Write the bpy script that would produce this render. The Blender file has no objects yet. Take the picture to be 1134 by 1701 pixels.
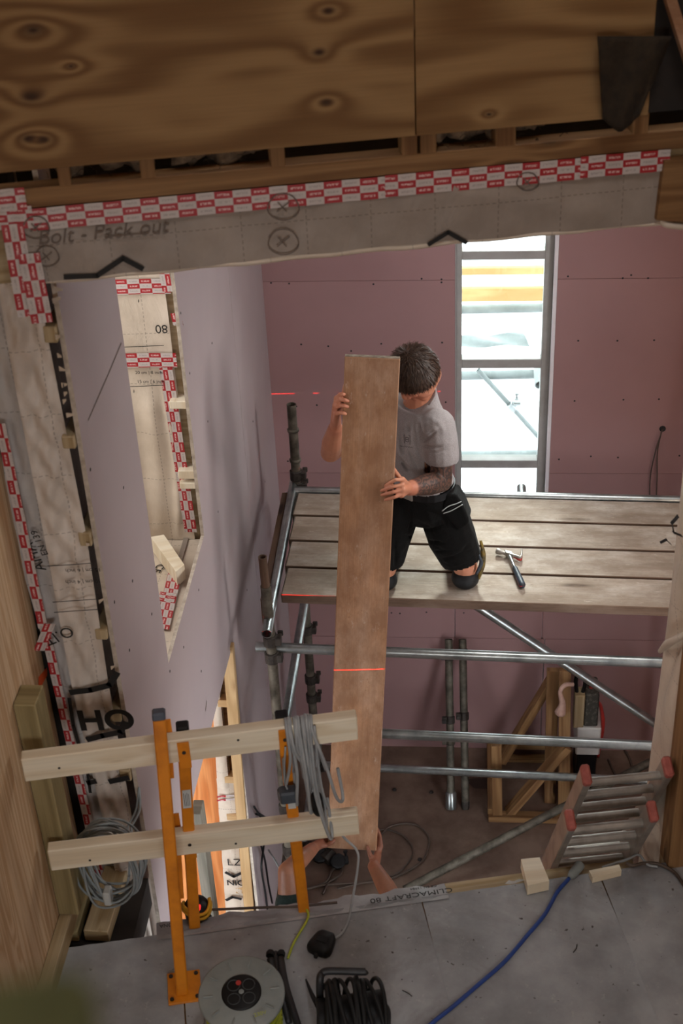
import bpy, bmesh, math, random
import numpy as np
from mathutils import Vector, Matrix
random.seed(7); rng = np.random.default_rng(7)
SC = bpy.context.scene
COL = SC.collection
R_ = math.radians

# ------------------------------------------------------------------ camera
F_PX, CX, CY = 2362.0, 567.0, 850.5          # 50 mm on a 36 mm tall frame, 1134 x 1701
CAM = np.array([0.0, 0.0, 6.4])
_dn = np.array([752 - CX, -(4490 - CY), -F_PX]); _dn /= np.linalg.norm(_dn)
_yy = -(_dn[0] * (778 - CX) - _dn[2] * F_PX) / _dn[1]
_Y = np.array([778 - CX, _yy, -F_PX]); _Y /= np.linalg.norm(_Y)
_Z = -_dn; _X = np.cross(_Y, _Z)
ROT = np.array([_X, _Y, _Z])                 # camera axes -> room axes (Y runs along the left wall, Z up)
cd = bpy.data.cameras.new('camera'); cam = bpy.data.objects.new('camera', cd); COL.objects.link(cam)
cam.matrix_world = Matrix.Translation(Vector(CAM)) @ Matrix([list(r) for r in ROT]).to_4x4()
cd.sensor_fit = 'VERTICAL'; cd.sensor_height = 36.0; cd.sensor_width = 24.0; cd.lens = F_PX / 1701 * 36
cd.clip_start = 0.05; cd.clip_end = 200
cd.dof.use_dof = True; cd.dof.focus_distance = 6.3; cd.dof.aperture_fstop = 4.5
SC.camera = cam

# ------------------------------------------------------------------ world, lights, exposure
SC.view_settings.view_transform = 'Standard'; SC.view_settings.look = 'None'
SC.view_settings.gamma = 1.0; SC.view_settings.use_curve_mapping = False
SC.view_settings.exposure = 0.0
w = bpy.data.worlds.new('world'); SC.world = w; w.use_nodes = True
bg = w.node_tree.nodes['Background']
bg.inputs[0].default_value = (0.90, 0.95, 1.0, 1); bg.inputs[1].default_value = 9.0
SC.cycles.max_bounces = 8; SC.cycles.diffuse_bounces = 5; SC.cycles.caustics_reflective = False
SC.cycles.sample_clamp_indirect = 6.0

def area(name, loc, look, sx, sy, power, col):
    l = bpy.data.lights.new(name, 'AREA'); l.shape = 'RECTANGLE'; l.size = sx; l.size_y = sy
    l.energy = power; l.color = col
    o = bpy.data.objects.new(name, l); COL.objects.link(o); o.location = loc
    o.rotation_euler = (Vector(look) - Vector(loc)).to_track_quat('-Z', 'Y').to_euler()
    return o
# added fill lamps under the closed ceilings and at the closed right wall; daylight of the window
# in the thick left wall, the opening below it and the window at the back of the landing
area('far_overhead_fill', (0.5, 5.65, 5.4), (0.3, 5.6, 0), 0.8, 1.0, 8, (1.0, 0.98, 0.95)).data.spread = R_(80)  # added overhead fill for the deck; the ceiling has no opening
area('far_rim_light', (0.35, 8.4, 5.0), (-0.1, 5.6, 2.9), 0.7, 0.7, 42, (1.0, 1.0, 1.0)).data.spread = R_(60)  # lamp added outside to strengthen the rim light through the far window
area('right_fill_light', (2.25, 4.7, 4.0), (-1.1, 4.9, 3.1), 1.0, 1.5, 27, (1.0, 0.98, 0.95)).data.spread = R_(100)  # added fill to brighten the left wall; the right wall is solid
area('left_window_light', (-2.05, 4.45, 4.25), (-1.0, 4.75, 3.6), 0.8, 1.3, 20, (1.0, 0.97, 0.93))
area('left_door_light', (-2.5, 4.5, 1.7), (-1.3, 5.2, 1.3), 0.6, 1.6, 5, (1.0, 0.94, 0.88))
area('back_window_light', (0.2, -0.95, 4.6), (-0.3, 5.0, 2.5), 1.3, 1.2, 15, (1.0, 0.98, 0.97)).data.spread = R_(85)
area('landing_overhead_fill', (0.5, 2.0, 8.4), (0.2, 2.4, 2.7), 0.9, 0.9, 28, (1.0, 0.98, 0.97))  # added overhead fill for the landing; the roof is closed

# ------------------------------------------------------------------ pixel -> room helpers (1134 x 1701 frame)
def ray(px, py):
    d = np.array([px - CX, -(py - CY), -F_PX]); return ROT @ (d / np.linalg.norm(d))
def Pz(px, py, z): d = ray(px, py); return CAM + d * ((z - CAM[2]) / d[2])
def Py(px, py, y): d = ray(px, py); return CAM + d * (y / d[1])
def Px(px, py, x): d = ray(px, py); return CAM + d * (x / d[0])
def Ppl(px, py, p, n): d = ray(px, py); n = np.array(n, float); return CAM + d * (((np.array(p) - CAM) @ n) / (d @ n))
_a = math.atan2(3.5 - 3.105, 0.753 + 1.023)
U = np.array([math.cos(_a), math.sin(_a), 0]); V = np.array([-math.sin(_a), math.cos(_a), 0]); ZV = np.array([0, 0, 1.0])
O = np.array([-1.023, 3.105, 0.0])           # landing edge runs along U through O
LZ = 2.7
def W(u, v, z): return O + u * U + v * V + ZV * z
def Pv(px, py, v=0.0): return Ppl(px, py, O + v * V, V)
def A(*p): return np.array(p, float)

# ------------------------------------------------------------------ mesh building
ORG = {}
def unit(v): v = np.array(v, float); return v / (np.linalg.norm(v) + 1e-12)
def frame_of(ax, up=(0, 0, 1)):
    ax = unit(ax); up = np.array(up, float)
    if abs(ax @ unit(up)) > 0.98: up = A(0, 1, 0) if abs(ax[1]) < 0.9 else A(1, 0, 0)
    y = unit(np.cross(up, ax)); z = np.cross(ax, y); return ax, y, z
class MB:
    def __init__(s): s.v = []; s.f = []; s.uv = []; s.sm = []; s.mi = []
    def add(s, verts, faces, uvs=None, smooth=False, mi=0):
        b = len(s.v); s.v += [tuple(map(float, p)) for p in verts]
        for i, f in enumerate(faces):
            s.f.append(tuple(b + k for k in f)); s.sm.append(smooth); s.mi.append(mi)
            s.uv.append(uvs[i] if uvs else [(0, 0)] * len(f))
    def box(s, c, ax, ay, az, hx, hy, hz, ch=0.0, jit=0.0, mi=0, tap=1.0):
        """chamfered box, UV in metres with u along ax"""
        c = np.array(c, float); off = np.array([random.random() * 7, random.random() * 7])
        bm = bmesh.new(); bmesh.ops.create_cube(bm, size=2.0)
        for q in bm.verts: q.co = Vector((q.co.x * hx, q.co.y * hy, q.co.z * hz))
        if ch > 0: bmesh.ops.bevel(bm, geom=bm.edges[:], offset=min(ch, hx * .45, hy * .45, hz * .45), segments=1, affect='EDGES', profile=0.5)
        vs = []; loc = []
        for q in bm.verts:
            p = np.array(q.co)
            if jit: p = p + (np.array([random.random(), random.random(), random.random()]) - .5) * jit
            loc.append(p); vs.append(c + p[0] * ax + p[1] * ay + p[2] * az)
        fs = []; uv = []
        for f in bm.faces:
            ids = [q.index for q in f.verts]; n = np.abs(np.array(f.normal)); fs.append(ids)
            k = int(np.argmax(n)); o2 = k * 0.37
            if k == 0: uv.append([tuple(np.array([loc[i][1] * .3, loc[i][2]]) + off + o2) for i in ids])
            elif k == 1: uv.append([tuple(np.array([loc[i][0], loc[i][2]]) + off + o2) for i in ids])
            else: uv.append([tuple(np.array([loc[i][0], loc[i][1]]) + off + o2) for i in ids])
        bm.free(); s.add(vs, fs, uv, False, mi)
    def abox(s, lo, hi, ch=0.0, axis=0, mi=0):
        lo, hi = np.array(lo, float), np.array(hi, float); h = (hi - lo) / 2
        E = np.eye(3); o = [axis, (axis + 1) % 3, (axis + 2) % 3]
        s.box((lo + hi) / 2, E[o[0]], E[o[1]], E[o[2]], h[o[0]], h[o[1]], h[o[2]], ch, mi=mi)
    def beam(s, p0, p1, wy, wz, up=(0, 0, 1), ch=0.003, jit=0.0, mi=0):
        """timber from p0 to p1; wy across, wz along up"""
        p0, p1 = np.array(p0, float), np.array(p1, float); x, y, z = frame_of(p1 - p0, up)
        s.box((p0 + p1) / 2, x, y, z, np.linalg.norm(p1 - p0) / 2, wy / 2, wz / 2, ch, jit, mi)
    def cyl(s, p0, p1, r0, r1=None, n=16, cap=True, mi=0, hollow=0.0):
        r1 = r0 if r1 is None else r1
        p0, p1 = np.array(p0, float), np.array(p1, float); x, y, z = frame_of(p1 - p0); L = np.linalg.norm(p1 - p0)
        vs = []; ph = [2 * math.pi * i / n for i in range(n)]; o = random.random() * 5
        for p, r in ((p0, r0), (p1, r1)): vs += [p + r * (math.cos(t) * y + math.sin(t) * z) for t in ph]
        fs = []; uv = []
        for i in range(n):
            j = (i + 1) % n; fs.append((i, j, n + j, n + i))
            uv.append([(o, i * r0 * 6.28 / n), (o, (i + 1) * r0 * 6.28 / n), (o + L, (i + 1) * r0 * 6.28 / n), (o + L, i * r0 * 6.28 / n)])
        s.add(vs, fs, uv, True, mi)
        if cap:
            if hollow > 0:
                d = min(0.12, L * .3)
                for p, r, sg in ((p0, r0, 1), (p1, r1, -1)):
                    a = [p + r * (math.cos(t) * y + math.sin(t) * z) for t in ph]; b = [p + r * hollow * (math.cos(t) * y + math.sin(t) * z) for t in ph]
                    c_ = [q + x * d * sg for q in b]
                    f1 = [(i, (i + 1) % n, n + (i + 1) % n, n + i) for i in range(n)]; f2 = [(n + i, n + (i + 1) % n, 2 * n + (i + 1) % n, 2 * n + i) for i in range(n)]
                    s.add(a + b + c_, f1 + f2 + [tuple(range(2 * n, 3 * n))], None, False, mi)
            else:
                s.add(vs[:n], [tuple(range(n))[::-1]], None, False, mi); s.add(vs[n:], [tuple(range(n))], None, False, mi)
    def lathe(s, p0, ax, prof, n=24, mi=0, smooth=True):
        x, y, z = frame_of(ax); p0 = np.array(p0, float); vs = []
        for h, r in prof: vs += [p0 + x * h + r * (math.cos(2 * math.pi * i / n) * y + math.sin(2 * math.pi * i / n) * z) for i in range(n)]
        fs = []
        for k in range(len(prof) - 1):
            for i in range(n): j = (i + 1) % n; fs.append((k * n + i, k * n + j, (k + 1) * n + j, (k + 1) * n + i))
        s.add(vs, fs, None, smooth, mi)
        m = len(prof) - 1
        s.add(vs[:n], [tuple(range(n))[::-1]], None, False, mi); s.add(vs[m * n:], [tuple(range(n))], None, False, mi)
    def tube(s, pts, r, n=8, smooth_path=True, sub=6, mi=0, closed=False):
        P = [np.array(p, float) for p in pts]
        if smooth_path and len(P) > 2: P = catmull(P, sub)
        rr = r if hasattr(r, '__len__') else None
        vs = []; fs = []; uv = []; m = len(P); prev = None; L = 0
        for i in range(m):
            t = unit(P[min(i + 1, m - 1)] - P[max(i - 1, 0)])
            if prev is None: _, y, z = frame_of(t)
            else: y = unit(prev - t * (prev @ t)); z = np.cross(t, y)
            prev = y; q = r if rr is None else np.interp(i / (m - 1), np.linspace(0, 1, len(rr)), rr)
            vs += [P[i] + q * (math.cos(2 * math.pi * k / n) * y + math.sin(2 * math.pi * k / n) * z) for k in range(n)]
        for i in range(m - 1):
            l2 = L + np.linalg.norm(P[i + 1] - P[i])
            for k in range(n):
                j = (k + 1) % n; fs.append((i * n + k, i * n + j, (i + 1) * n + j, (i + 1) * n + k)); uv.append([(L, k / n), (L, (k + 1) / n), (l2, (k + 1) / n), (l2, k / n)])
            L = l2
        fs.append(tuple(range(n))[::-1]); uv.append([(0, 0)] * n); fs.append(tuple(range((m - 1) * n, m * n))); uv.append([(0, 0)] * n)
        s.add(vs, fs, uv, True, mi)
    def prism(s, pts, d, mi=0):
        """closed outline pts extruded by vector d"""
        P = [np.array(p, float) for p in pts]; n = len(P); d = np.array(d, float)
        vs = P + [p + d for p in P]; fs = [tuple(range(n))[::-1], tuple(range(n, 2 * n))] + [(i, (i + 1) % n, n + (i + 1) % n, n + i) for i in range(n)]
        a = unit(P[1] - P[0]); b = unit(np.cross(np.cross(a, P[-1] - P[0]), a)); o = random.random() * 5
        q = lambda p: (float((p - P[0]) @ a) + o, float((p - P[0]) @ b) + o)
        s.add(vs, fs, [[q(vs[i]) for i in f] for f in fs], False, mi)
    def sheet(s, p00, p10, p11, p01, nu, nv, disp=None, uvs=None, mi=0, o=(0, 0)):
        """grid sheet; UV in metres (u along p00->p10, v along p00->p01); disp(a,b)-> offset along normal"""
        p00, p10, p11, p01 = [np.array(p, float) for p in (p00, p10, p11, p01)]
        nrm = unit(np.cross(p10 - p00, p01 - p00)); lu = np.linalg.norm(p10 - p00); lv = np.linalg.norm(p01 - p00); vs = []; uvv = []
        for j in range(nv + 1):
            for i in range(nu + 1):
                a, b = i / nu, j / nv; p = (p00 * (1 - a) + p10 * a) * (1 - b) + (p01 * (1 - a) + p11 * a) * b
                if disp: p = p + nrm * disp(a, b)
                vs.append(p); uvv.append((o[0] + a * lu, o[1] + b * lv))
        fs = [(j * (nu + 1) + i, j * (nu + 1) + i + 1, (j + 1) * (nu + 1) + i + 1, (j + 1) * (nu + 1) + i) for j in range(nv) for i in range(nu)]
        s.add(vs, fs, [[uvv[k] for k in f] for f in fs], True, mi)
    def build(s, name, mat, parent=None, label=None, cat=None, group=None, kind=None):
        o = np.zeros(3)
        p = parent
        while p is not None: o = o + ORG.get(p.name, np.zeros(3)); p = p.parent
        me = bpy.data.meshes.new(name); org = np.zeros(3)
        V_ = np.array(s.v)
        if parent is None: org = np.array([(V_[:, 0].min() + V_[:, 0].max()) / 2, (V_[:, 1].min() + V_[:, 1].max()) / 2, V_[:, 2].min()])
        me.from_pydata((V_ - o - org).tolist(), [], s.f)
        uvl = me.uv_layers.new(name='UVMap'); flat = [c for f in s.uv for q in f for c in q]; uvl.data.foreach_set('uv', flat)
        me.polygons.foreach_set('use_smooth', s.sm)
        for m_ in (mat if isinstance(mat, (list, tuple)) else [mat]): me.materials.append(m_)
        me.polygons.foreach_set('material_index', s.mi)
        me.update()
        ob = bpy.data.objects.new(name, me); COL.objects.link(ob); ob.location = org
        ORG[ob.name] = org
        if parent is not None: ob.parent = parent
        tag(ob, label, cat, group, kind); return ob
def catmull(P, sub):
    P = [P[0] * 2 - P[1]] + list(P) + [P[-1] * 2 - P[-2]]; out = []
    for i in range(1, len(P) - 2):
        a, b, c, d = P[i - 1], P[i], P[i + 1], P[i + 2]
        for k in range(sub):
            t = k / sub; out.append(.5 * ((2 * b) + (c - a) * t + (2 * a - 5 * b + 4 * c - d) * t * t + (3 * b - a - 3 * c + d) * t ** 3))
    out.append(P[-2]); return out
def tag(o, label=None, cat=None, group=None, kind=None):
    if label: o['label'] = label
    if cat: o['category'] = cat
    if group: o['group'] = group
    if kind: o['kind'] = kind
    return o
def thing(name, label, cat, loc, group=None, kind=None):
    o = bpy.data.objects.new(name, None); COL.objects.link(o); o.empty_display_size = 0.05
    o.location = tuple(map(float, loc)); ORG[o.name] = np.array(loc, float)
    return tag(o, label, cat, group, kind)
def raw_mesh(name, verts, faces, mat, parent, smooth=True, label=None, kind=None):
    m = MB(); m.add(verts, faces, None, smooth); return m.build(name, mat, parent, label, None, None, kind)
def text_part(txt, center, xdir, ydir, size, mat, parent, shear=0.0, width=None, bold=0.0):
    """flat printed lettering: xdir reading direction, ydir letter-up direction"""
    c = bpy.data.curves.new('lettering', 'FONT'); c.body = txt; c.size = size; c.align_x = 'CENTER'; c.align_y = 'CENTER'; c.extrude = 0.0004; c.shear = shear; c.offset = bold
    o = bpy.data.objects.new('lettering', c); COL.objects.link(o); me = bpy.data.meshes.new_from_object(o.evaluated_get(bpy.context.evaluated_depsgraph_get()))
    bpy.data.objects.remove(o); me.materials.clear(); me.materials.append(mat); o = bpy.data.objects.new('lettering', me); COL.objects.link(o)
    x = unit(xdir); z = unit(np.cross(x, ydir)); y = np.cross(z, x); org = np.zeros(3); p = parent
    while p is not None: org = org + ORG.get(p.name, np.zeros(3)); p = p.parent
    m = Matrix.Identity(4)
    for i in range(3): m[i][0] = x[i]; m[i][1] = y[i]; m[i][2] = z[i]; m[i][3] = float(center[i] - org[i])
    o.matrix_local = m; o.parent = parent
    if width: o.scale = (width, 1, 1)
    return o
def ribbon(mb, pts, wd, n, lift=0.001, th=0.0006):
    """printed or inked line: thin strip along pts on a plane of normal n"""
    P = [np.array(p, float) + np.array(n) * lift for p in pts]
    for a, b in zip(P[:-1], P[1:]):
        t = unit(b - a); sd = unit(np.cross(n, t)) * wd / 2; e = t * wd * .25
        mb.add([a - e - sd, b + e - sd, b + e + sd, a - e + sd], [(0, 1, 2, 3)])

# ------------------------------------------------------------------ materials
def lin(h):
    h = h.lstrip('#'); c = [int(h[i:i + 2], 16) / 255 for i in (0, 2, 4)]
    return tuple(x / 12.92 if x <= .04045 else ((x + .055) / 1.055) ** 2.4 for x in c) + (1,)
class NT:
    def __init__(s, name):
        s.m = bpy.data.materials.new(name); s.m.use_nodes = True; s.t = s.m.node_tree; s.b = s.t.nodes['Principled BSDF']
    def n(s, typ, **kw):
        q = s.t.nodes.new(typ)
        for k, v in kw.items(): setattr(q, k, v)
        return q
    def l(s, a, b): s.t.links.new(a, b)
    def val(s, sock, v):
        if isinstance(v, bpy.types.NodeSocket): s.l(v, sock)
        else: sock.default_value = v
    def math(s, op, a, b=0.0, c=None):
        q = s.n('ShaderNodeMath', operation=op); s.val(q.inputs[0], a); s.val(q.inputs[1], b)
        if c is not None: s.val(q.inputs[2], c)
        return q.outputs[0]
    def mix(s, f, a, b):
        q = s.n('ShaderNodeMix', data_type='RGBA'); s.val(q.inputs[0], f); s.val(q.inputs[6], a); s.val(q.inputs[7], b); return q.outputs[2]
    def coords(s, kind, scale=(1, 1, 1), rand=True):
        tc = s.n('ShaderNodeTexCoord'); mp = s.n('ShaderNodeMapping'); s.l(tc.outputs[kind], mp.inputs[0]); mp.inputs[3].default_value = scale
        if rand:
            oi = s.n('ShaderNodeObjectInfo'); cb = s.n('ShaderNodeCombineXYZ'); r = s.math('MULTIPLY', oi.outputs['Random'], 37.0)
            for k in range(3): s.l(r, cb.inputs[k])
            s.l(cb.outputs[0], mp.inputs[1])
        return mp.outputs[0]
    def noise(s, vec, scale, detail=3, rough=.55, dist=0.0):
        q = s.n('ShaderNodeTexNoise'); s.l(vec, q.inputs['Vector']); q.inputs['Scale'].default_value = scale; q.inputs['Detail'].default_value = detail
        q.inputs['Roughness'].default_value = rough; q.inputs['Distortion'].default_value = dist; return q.outputs[0]
    def ramp(s, f, stops):
        q = s.n('ShaderNodeValToRGB'); s.l(f, q.inputs[0]); e = q.color_ramp.elements
        while len(e) < len(stops): e.new(.5)
        for i, (p, c) in enumerate(stops): e[i].position = p; e[i].color = c if hasattr(c, '__len__') else (c, c, c, 1)
        return q.outputs[0]
    def bump(s, h, st=.3, d=.01):
        q = s.n('ShaderNodeBump'); q.inputs['Strength'].default_value = st; q.inputs['Distance'].default_value = d; s.l(h, q.inputs['Height']); s.l(q.outputs[0], s.b.inputs['Normal'])
    def done(s, col=None, rough=.6, metal=0.0, spec=None):
        if col is not None: s.val(s.b.inputs['Base Color'], col)
        s.val(s.b.inputs['Roughness'], rough); s.b.inputs['Metallic'].default_value = metal
        if spec is not None: s.b.inputs['Specular IOR Level'].default_value = spec
        return s.m
def mk(name, c1, c2=None, scale=8.0, rough=.6, metal=0.0, bump=0.0, bscale=None, stretch=(1, 1, 1), coord='Object', lo=.35, hi=.65, spec=None, detail=4):
    t = NT(name); v = t.coords(coord, stretch); c1 = lin(c1); c2 = lin(c2) if c2 else c1
    f = t.noise(v, scale, detail, .6); col = t.ramp(f, [(lo, c1), (hi, c2)])
    if bump: t.bump(t.noise(v, bscale or scale * 6, 4, .6), bump, .004)
    return t.done(col, rough, metal, spec)
def wood(name, light, dark, knot, rings=9.0, su=.7, sv=7.0, fine=.5, rough=.65, knots=True, ks=(1.5, 7.0), dirt=None, dirt_amt=.5, bump=.15, kthr=.13, at=None, grime=None):
    t = NT(name); v = t.coords('UV', (su, sv, 1)); base = t.noise(v, 1.0, 2, .45, .25)
    warp = base
    if knots:
        kv = t.coords('UV', (ks[0], ks[1], 1)); vo = t.n('ShaderNodeTexVoronoi'); vo.inputs['Scale'].default_value = 1.0; vo.inputs['Randomness'].default_value = 1.0; t.l(kv, vo.inputs['Vector'])
        kd = vo.outputs['Distance']; warp = t.math('ADD', base, t.math('MULTIPLY', t.math('EXPONENT', t.math('MULTIPLY', kd, -9.0)), .55))
    if at:      # knots at given room points: they bend the grain and end in a dark core
        pos = t.coords('Object', rand=False); near = None; core = None
        for q, r in at:
            sb = t.n('ShaderNodeVectorMath', operation='SUBTRACT'); t.l(pos, sb.inputs[0]); sb.inputs[1].default_value = tuple(q)
            sc_ = t.n('ShaderNodeVectorMath', operation='MULTIPLY'); t.l(sb.outputs[0], sc_.inputs[0]); sc_.inputs[1].default_value = (.55 / r, .55 / r, 1.0 / r)
            ln = t.n('ShaderNodeVectorMath', operation='LENGTH'); t.l(sc_.outputs[0], ln.inputs[0]); d = ln.outputs['Value']
            e = t.math('EXPONENT', t.math('MULTIPLY', d, -.45)); k_ = t.math('EXPONENT', t.math('MULTIPLY', t.math('MULTIPLY', d, d), -1.0))
            near = e if near is None else t.math('ADD', near, e); core = k_ if core is None else t.math('MAXIMUM', core, k_)
        warp = t.math('ADD', warp, t.math('MULTIPLY', near, .32))
    s_ = t.math('SINE', t.math('MULTIPLY', warp, rings * 6.283)); g = t.math('MULTIPLY_ADD', s_, .5, .5)
    fv = t.coords('UV', (4, 160, 1)); fn = t.noise(fv, 1.0, 3, .6)
    col = t.mix(t.math('MULTIPLY', g, .85), lin(light), lin(dark))
    fm = t.n('ShaderNodeMapRange'); t.l(fn, fm.inputs[0]); fm.inputs[1].default_value = .3; fm.inputs[2].default_value = .75; fm.inputs[3].default_value = 1.0; fm.inputs[4].default_value = 1.0 - fine
    hs = t.n('ShaderNodeMix', data_type='RGBA', blend_type='MULTIPLY'); hs.inputs[0].default_value = 1.0; t.l(col, hs.inputs[6])
    cc = t.n('ShaderNodeCombineColor')
    for k in range(3): t.l(fm.outputs[0], cc.inputs[k])
    t.l(cc.outputs[0], hs.inputs[7]); col = hs.outputs[2]
    if knots:
        km = t.ramp(kd, [(kthr * .45, 1.0), (kthr, 0.0)]); col = t.mix(km, col, lin(knot))
    if at: col = t.mix(t.math('MULTIPLY', core, .92), col, lin(knot))
    if dirt:
        dv = t.coords('UV', (2.2, 6, 1)); dn = t.ramp(t.noise(dv, 1.0, 6, .65), [(.42, 0.0), (.68, 1.0)]); col = t.mix(t.math('MULTIPLY', dn, dirt_amt), col, lin(dirt))
    if grime:
        gv = t.coords('UV', (5, 9, 1)); gn = t.ramp(t.noise(gv, 1.0, 8, .72), [(.40, 1.0), (.66, 0.0)]); g2 = t.ramp(t.noise(t.coords('UV', (38, 55, 1)), 1.0, 5, .7), [(.30, 1.0), (.46, 0.0)])
        col = t.mix(t.math('MULTIPLY', t.math('MAXIMUM', gn, g2), .72), col, lin(grime))
        sn = t.ramp(t.noise(t.coords('UV', (14, 30, 1)), 1.0, 7, .75), [(.60, 0.0), (.70, 1.0)]); col = t.mix(t.math('MULTIPLY', sn, .35), col, lin('#cfc2b6'))
    t.bump(t.math('ADD', t.math('MULTIPLY', g, .3), fn), bump, .003)
    return t.done(col, rough, 0, .3)

M = {}
M['ply_side'] = wood('plywood_pale', '#d8bd9c', '#bf9b74', '#6a3f22', rings=9, su=.4, sv=11.0, fine=.2, ks=(2.2, 7.0), kthr=.07, bump=.05)
M['ply_orange'] = wood('plywood_orange', '#e0955a', '#c46f36', '#7a3a18', rings=7, su=1.0, sv=6, fine=.2, ks=(2, 5), kthr=.08, bump=.05)
M['lumber'] = wood('sawn_lumber', '#ece2cc', '#dccbae', '#8a6440', rings=4, su=.5, sv=12, fine=.12, ks=(2.4, 9.0), kthr=.12, bump=.06)
M['lumber_tan'] = wood('tan_lumber', '#c9a87c', '#b18f63', '#7a5433', rings=4, su=.5, sv=12, fine=.15, ks=(2.4, 9.0), kthr=.12, bump=.06)
M['lumber_dull'] = wood('dull_lumber', '#b8a584', '#9c855f', '#5a4024', rings=5, su=.6, sv=12, fine=.22, ks=(2.4, 9.0), kthr=.12)
M['lumber_brown'] = wood('brown_lumber', '#94704a', '#745130', '#3a2412', rings=5, su=.6, sv=10, fine=.25, ks=(2.0, 8.0), kthr=.12)
M['lumber_green'] = wood('treated_lumber', '#a3946c', '#857651', '#4a3820', rings=5, su=.6, sv=12, fine=.25, ks=(2.0, 8.0), kthr=.1)
M['board_grey'] = wood('weathered_board', '#b0a191', '#968676', '#4a3b30', rings=3, su=.5, sv=7, fine=.35, ks=(1.3, 6.0), kthr=.12, dirt='#c6beb4', dirt_amt=.6, rough=.8, bump=.3, grime='#7b6a5a')
M['board_brown'] = wood('brown_board', '#bb8c68', '#a87f60', '#432c1e', rings=2, su=.9, sv=4, fine=.26, ks=(1.6, 4.5), kthr=.09, dirt='#b89f8c', dirt_amt=.55, rough=.8, bump=.3, grime='#7c573d')
M['board_end'] = mk('board_end_grain', '#a39886', '#6f6353', 40, .9)
M['pink'] = mk('pink_plasterboard', '#a07d7c', '#997776', 1.2, .85, bump=.05, bscale=120, spec=.2)
M['mauve'] = mk('mauve_plasterboard', '#ad9f9f', '#a69899', 1.0, .8, bump=.04, bscale=120, spec=.25)
M['board_core'] = mk('plasterboard_core', '#c9beb0', '#a79a8c', 30, .95, bump=.5)
M['floor'] = mk('dusty_floor', '#7d685b', '#5d4a40', 4.0, .9, bump=.15, bscale=60, spec=.2, detail=8)
t_ = NT('grey_floor_membrane'); v_ = t_.coords('Object'); c_ = t_.ramp(t_.noise(v_, 4.0, 8, .62), [(.35, lin('#a6a8aa')), (.65, lin('#828386'))])
c_ = t_.mix(t_.math('MULTIPLY', t_.ramp(t_.noise(v_, 1.7, 6, .7, .6), [(.52, 0.0), (.70, 1.0)]), .5), c_, lin('#5f5552')); c_ = t_.mix(t_.math('MULTIPLY', t_.ramp(t_.noise(v_, 26, 6, .75), [(.60, 0.0), (.72, 1.0)]), .4), c_, lin('#c9c6c2'))
c_ = t_.mix(t_.ramp(t_.noise(v_, 48, 2, .5), [(.24, 1.0), (.29, 0.0)]), c_, lin('#4c4644')); t_.bump(t_.noise(v_, 22, 5, .6), .25, .004); M['landing'] = t_.done(c_, .55, 0, .4)
M['flap'] = mk('pale_membrane_flap', '#a5a4a5', '#8a898b', 9.0, .45, bump=.3, bscale=30)
M['steel'] = mk('galvanised_tube', '#adb1b0', '#848988', 9.0, .30, .85, bump=.08, bscale=50)
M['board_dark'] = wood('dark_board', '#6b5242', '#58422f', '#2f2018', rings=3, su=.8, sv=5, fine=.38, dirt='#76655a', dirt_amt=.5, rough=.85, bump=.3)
M['steel_dirty'] = mk('rusty_standard', '#716a5e', '#3f392f', 14.0, .6, .4, bump=.3, bscale=40)
M['steel_dark'] = mk('dark_coupler', '#4a433d', '#2a2522', 25.0, .6, .5, bump=.3)
M['ally'] = mk('aluminium', '#a39c93', '#857e76', 12.0, .4, .45, bump=.05)
M['red_cap'] = mk('red_plastic', '#b06055', '#944a40', 30.0, .6)
M['orange'] = mk('orange_paint', '#d98414', '#b96a0c', 12.0, .5, bump=.1, lo=.45, hi=.75)
M['black'] = mk('black_plastic', '#131315', '#0d0d0e', 20.0, .5, spec=.3)
M['rubber'] = mk('black_rubber', '#1b1c1e', '#121314', 20.0, .6, spec=.3)
M['dark_tube'] = mk('dark_painted_tube', '#2b2b2d', '#1d1d1f', 14, .5, .1)
M['grey_plastic'] = mk('grey_plastic', '#8a908e', '#7b817f', 10.0, .5)
M['grey_cable'] = mk('grey_cable', '#a0a3a5', '#8a8d8f', 10.0, .5)
M['pale_cable'] = mk('pale_grey_cable', '#9aa3a6', '#848c8f', 10.0, .5)
M['blue_cable'] = mk('blue_cable', '#2b4a92', '#223c7c', 10.0, .5)
M['yellow_cable'] = mk('yellow_green_cable', '#b0b531', '#8f9a2a', 10.0, .5)
M['brown_cable'] = mk('brown_cable', '#5a4a3f', '#453830', 10.0, .6)
M['ink'] = mk('black_ink', '#161414', None, 5, .7)
M['pen'] = mk('faded_pen', '#6b5f57', None, 5, .8)
M['white'] = mk('white_plastic', '#d8d6d2', '#c8c6c2', 8, .5)
M['frame_grey'] = mk('window_frame_grey', '#a3a09d', '#96938f', 8, .45)
M['reveal_white'] = mk('white_reveal', '#e6e2e6', '#dcd8dc', 8, .6)
M['red'] = mk('red_lacquer', '#b8342c', '#9a2822', 8, .5)
M['wool'] = mk('mineral_wool', '#8f7a62', '#54463a', 30, .95, bump=.8, bscale=80)
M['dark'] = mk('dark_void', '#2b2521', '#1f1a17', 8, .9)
M['sticker'] = mk('orange_sticker', '#e2602a', '#d5521e', 8, .6)
M['label'] = mk('white_label', '#cfd3d2', '#bfc3c2', 8, .5)
M['hessian'] = mk('brown_sacking', '#33281a', '#241b11', 30, .95, bump=.6)
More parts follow.
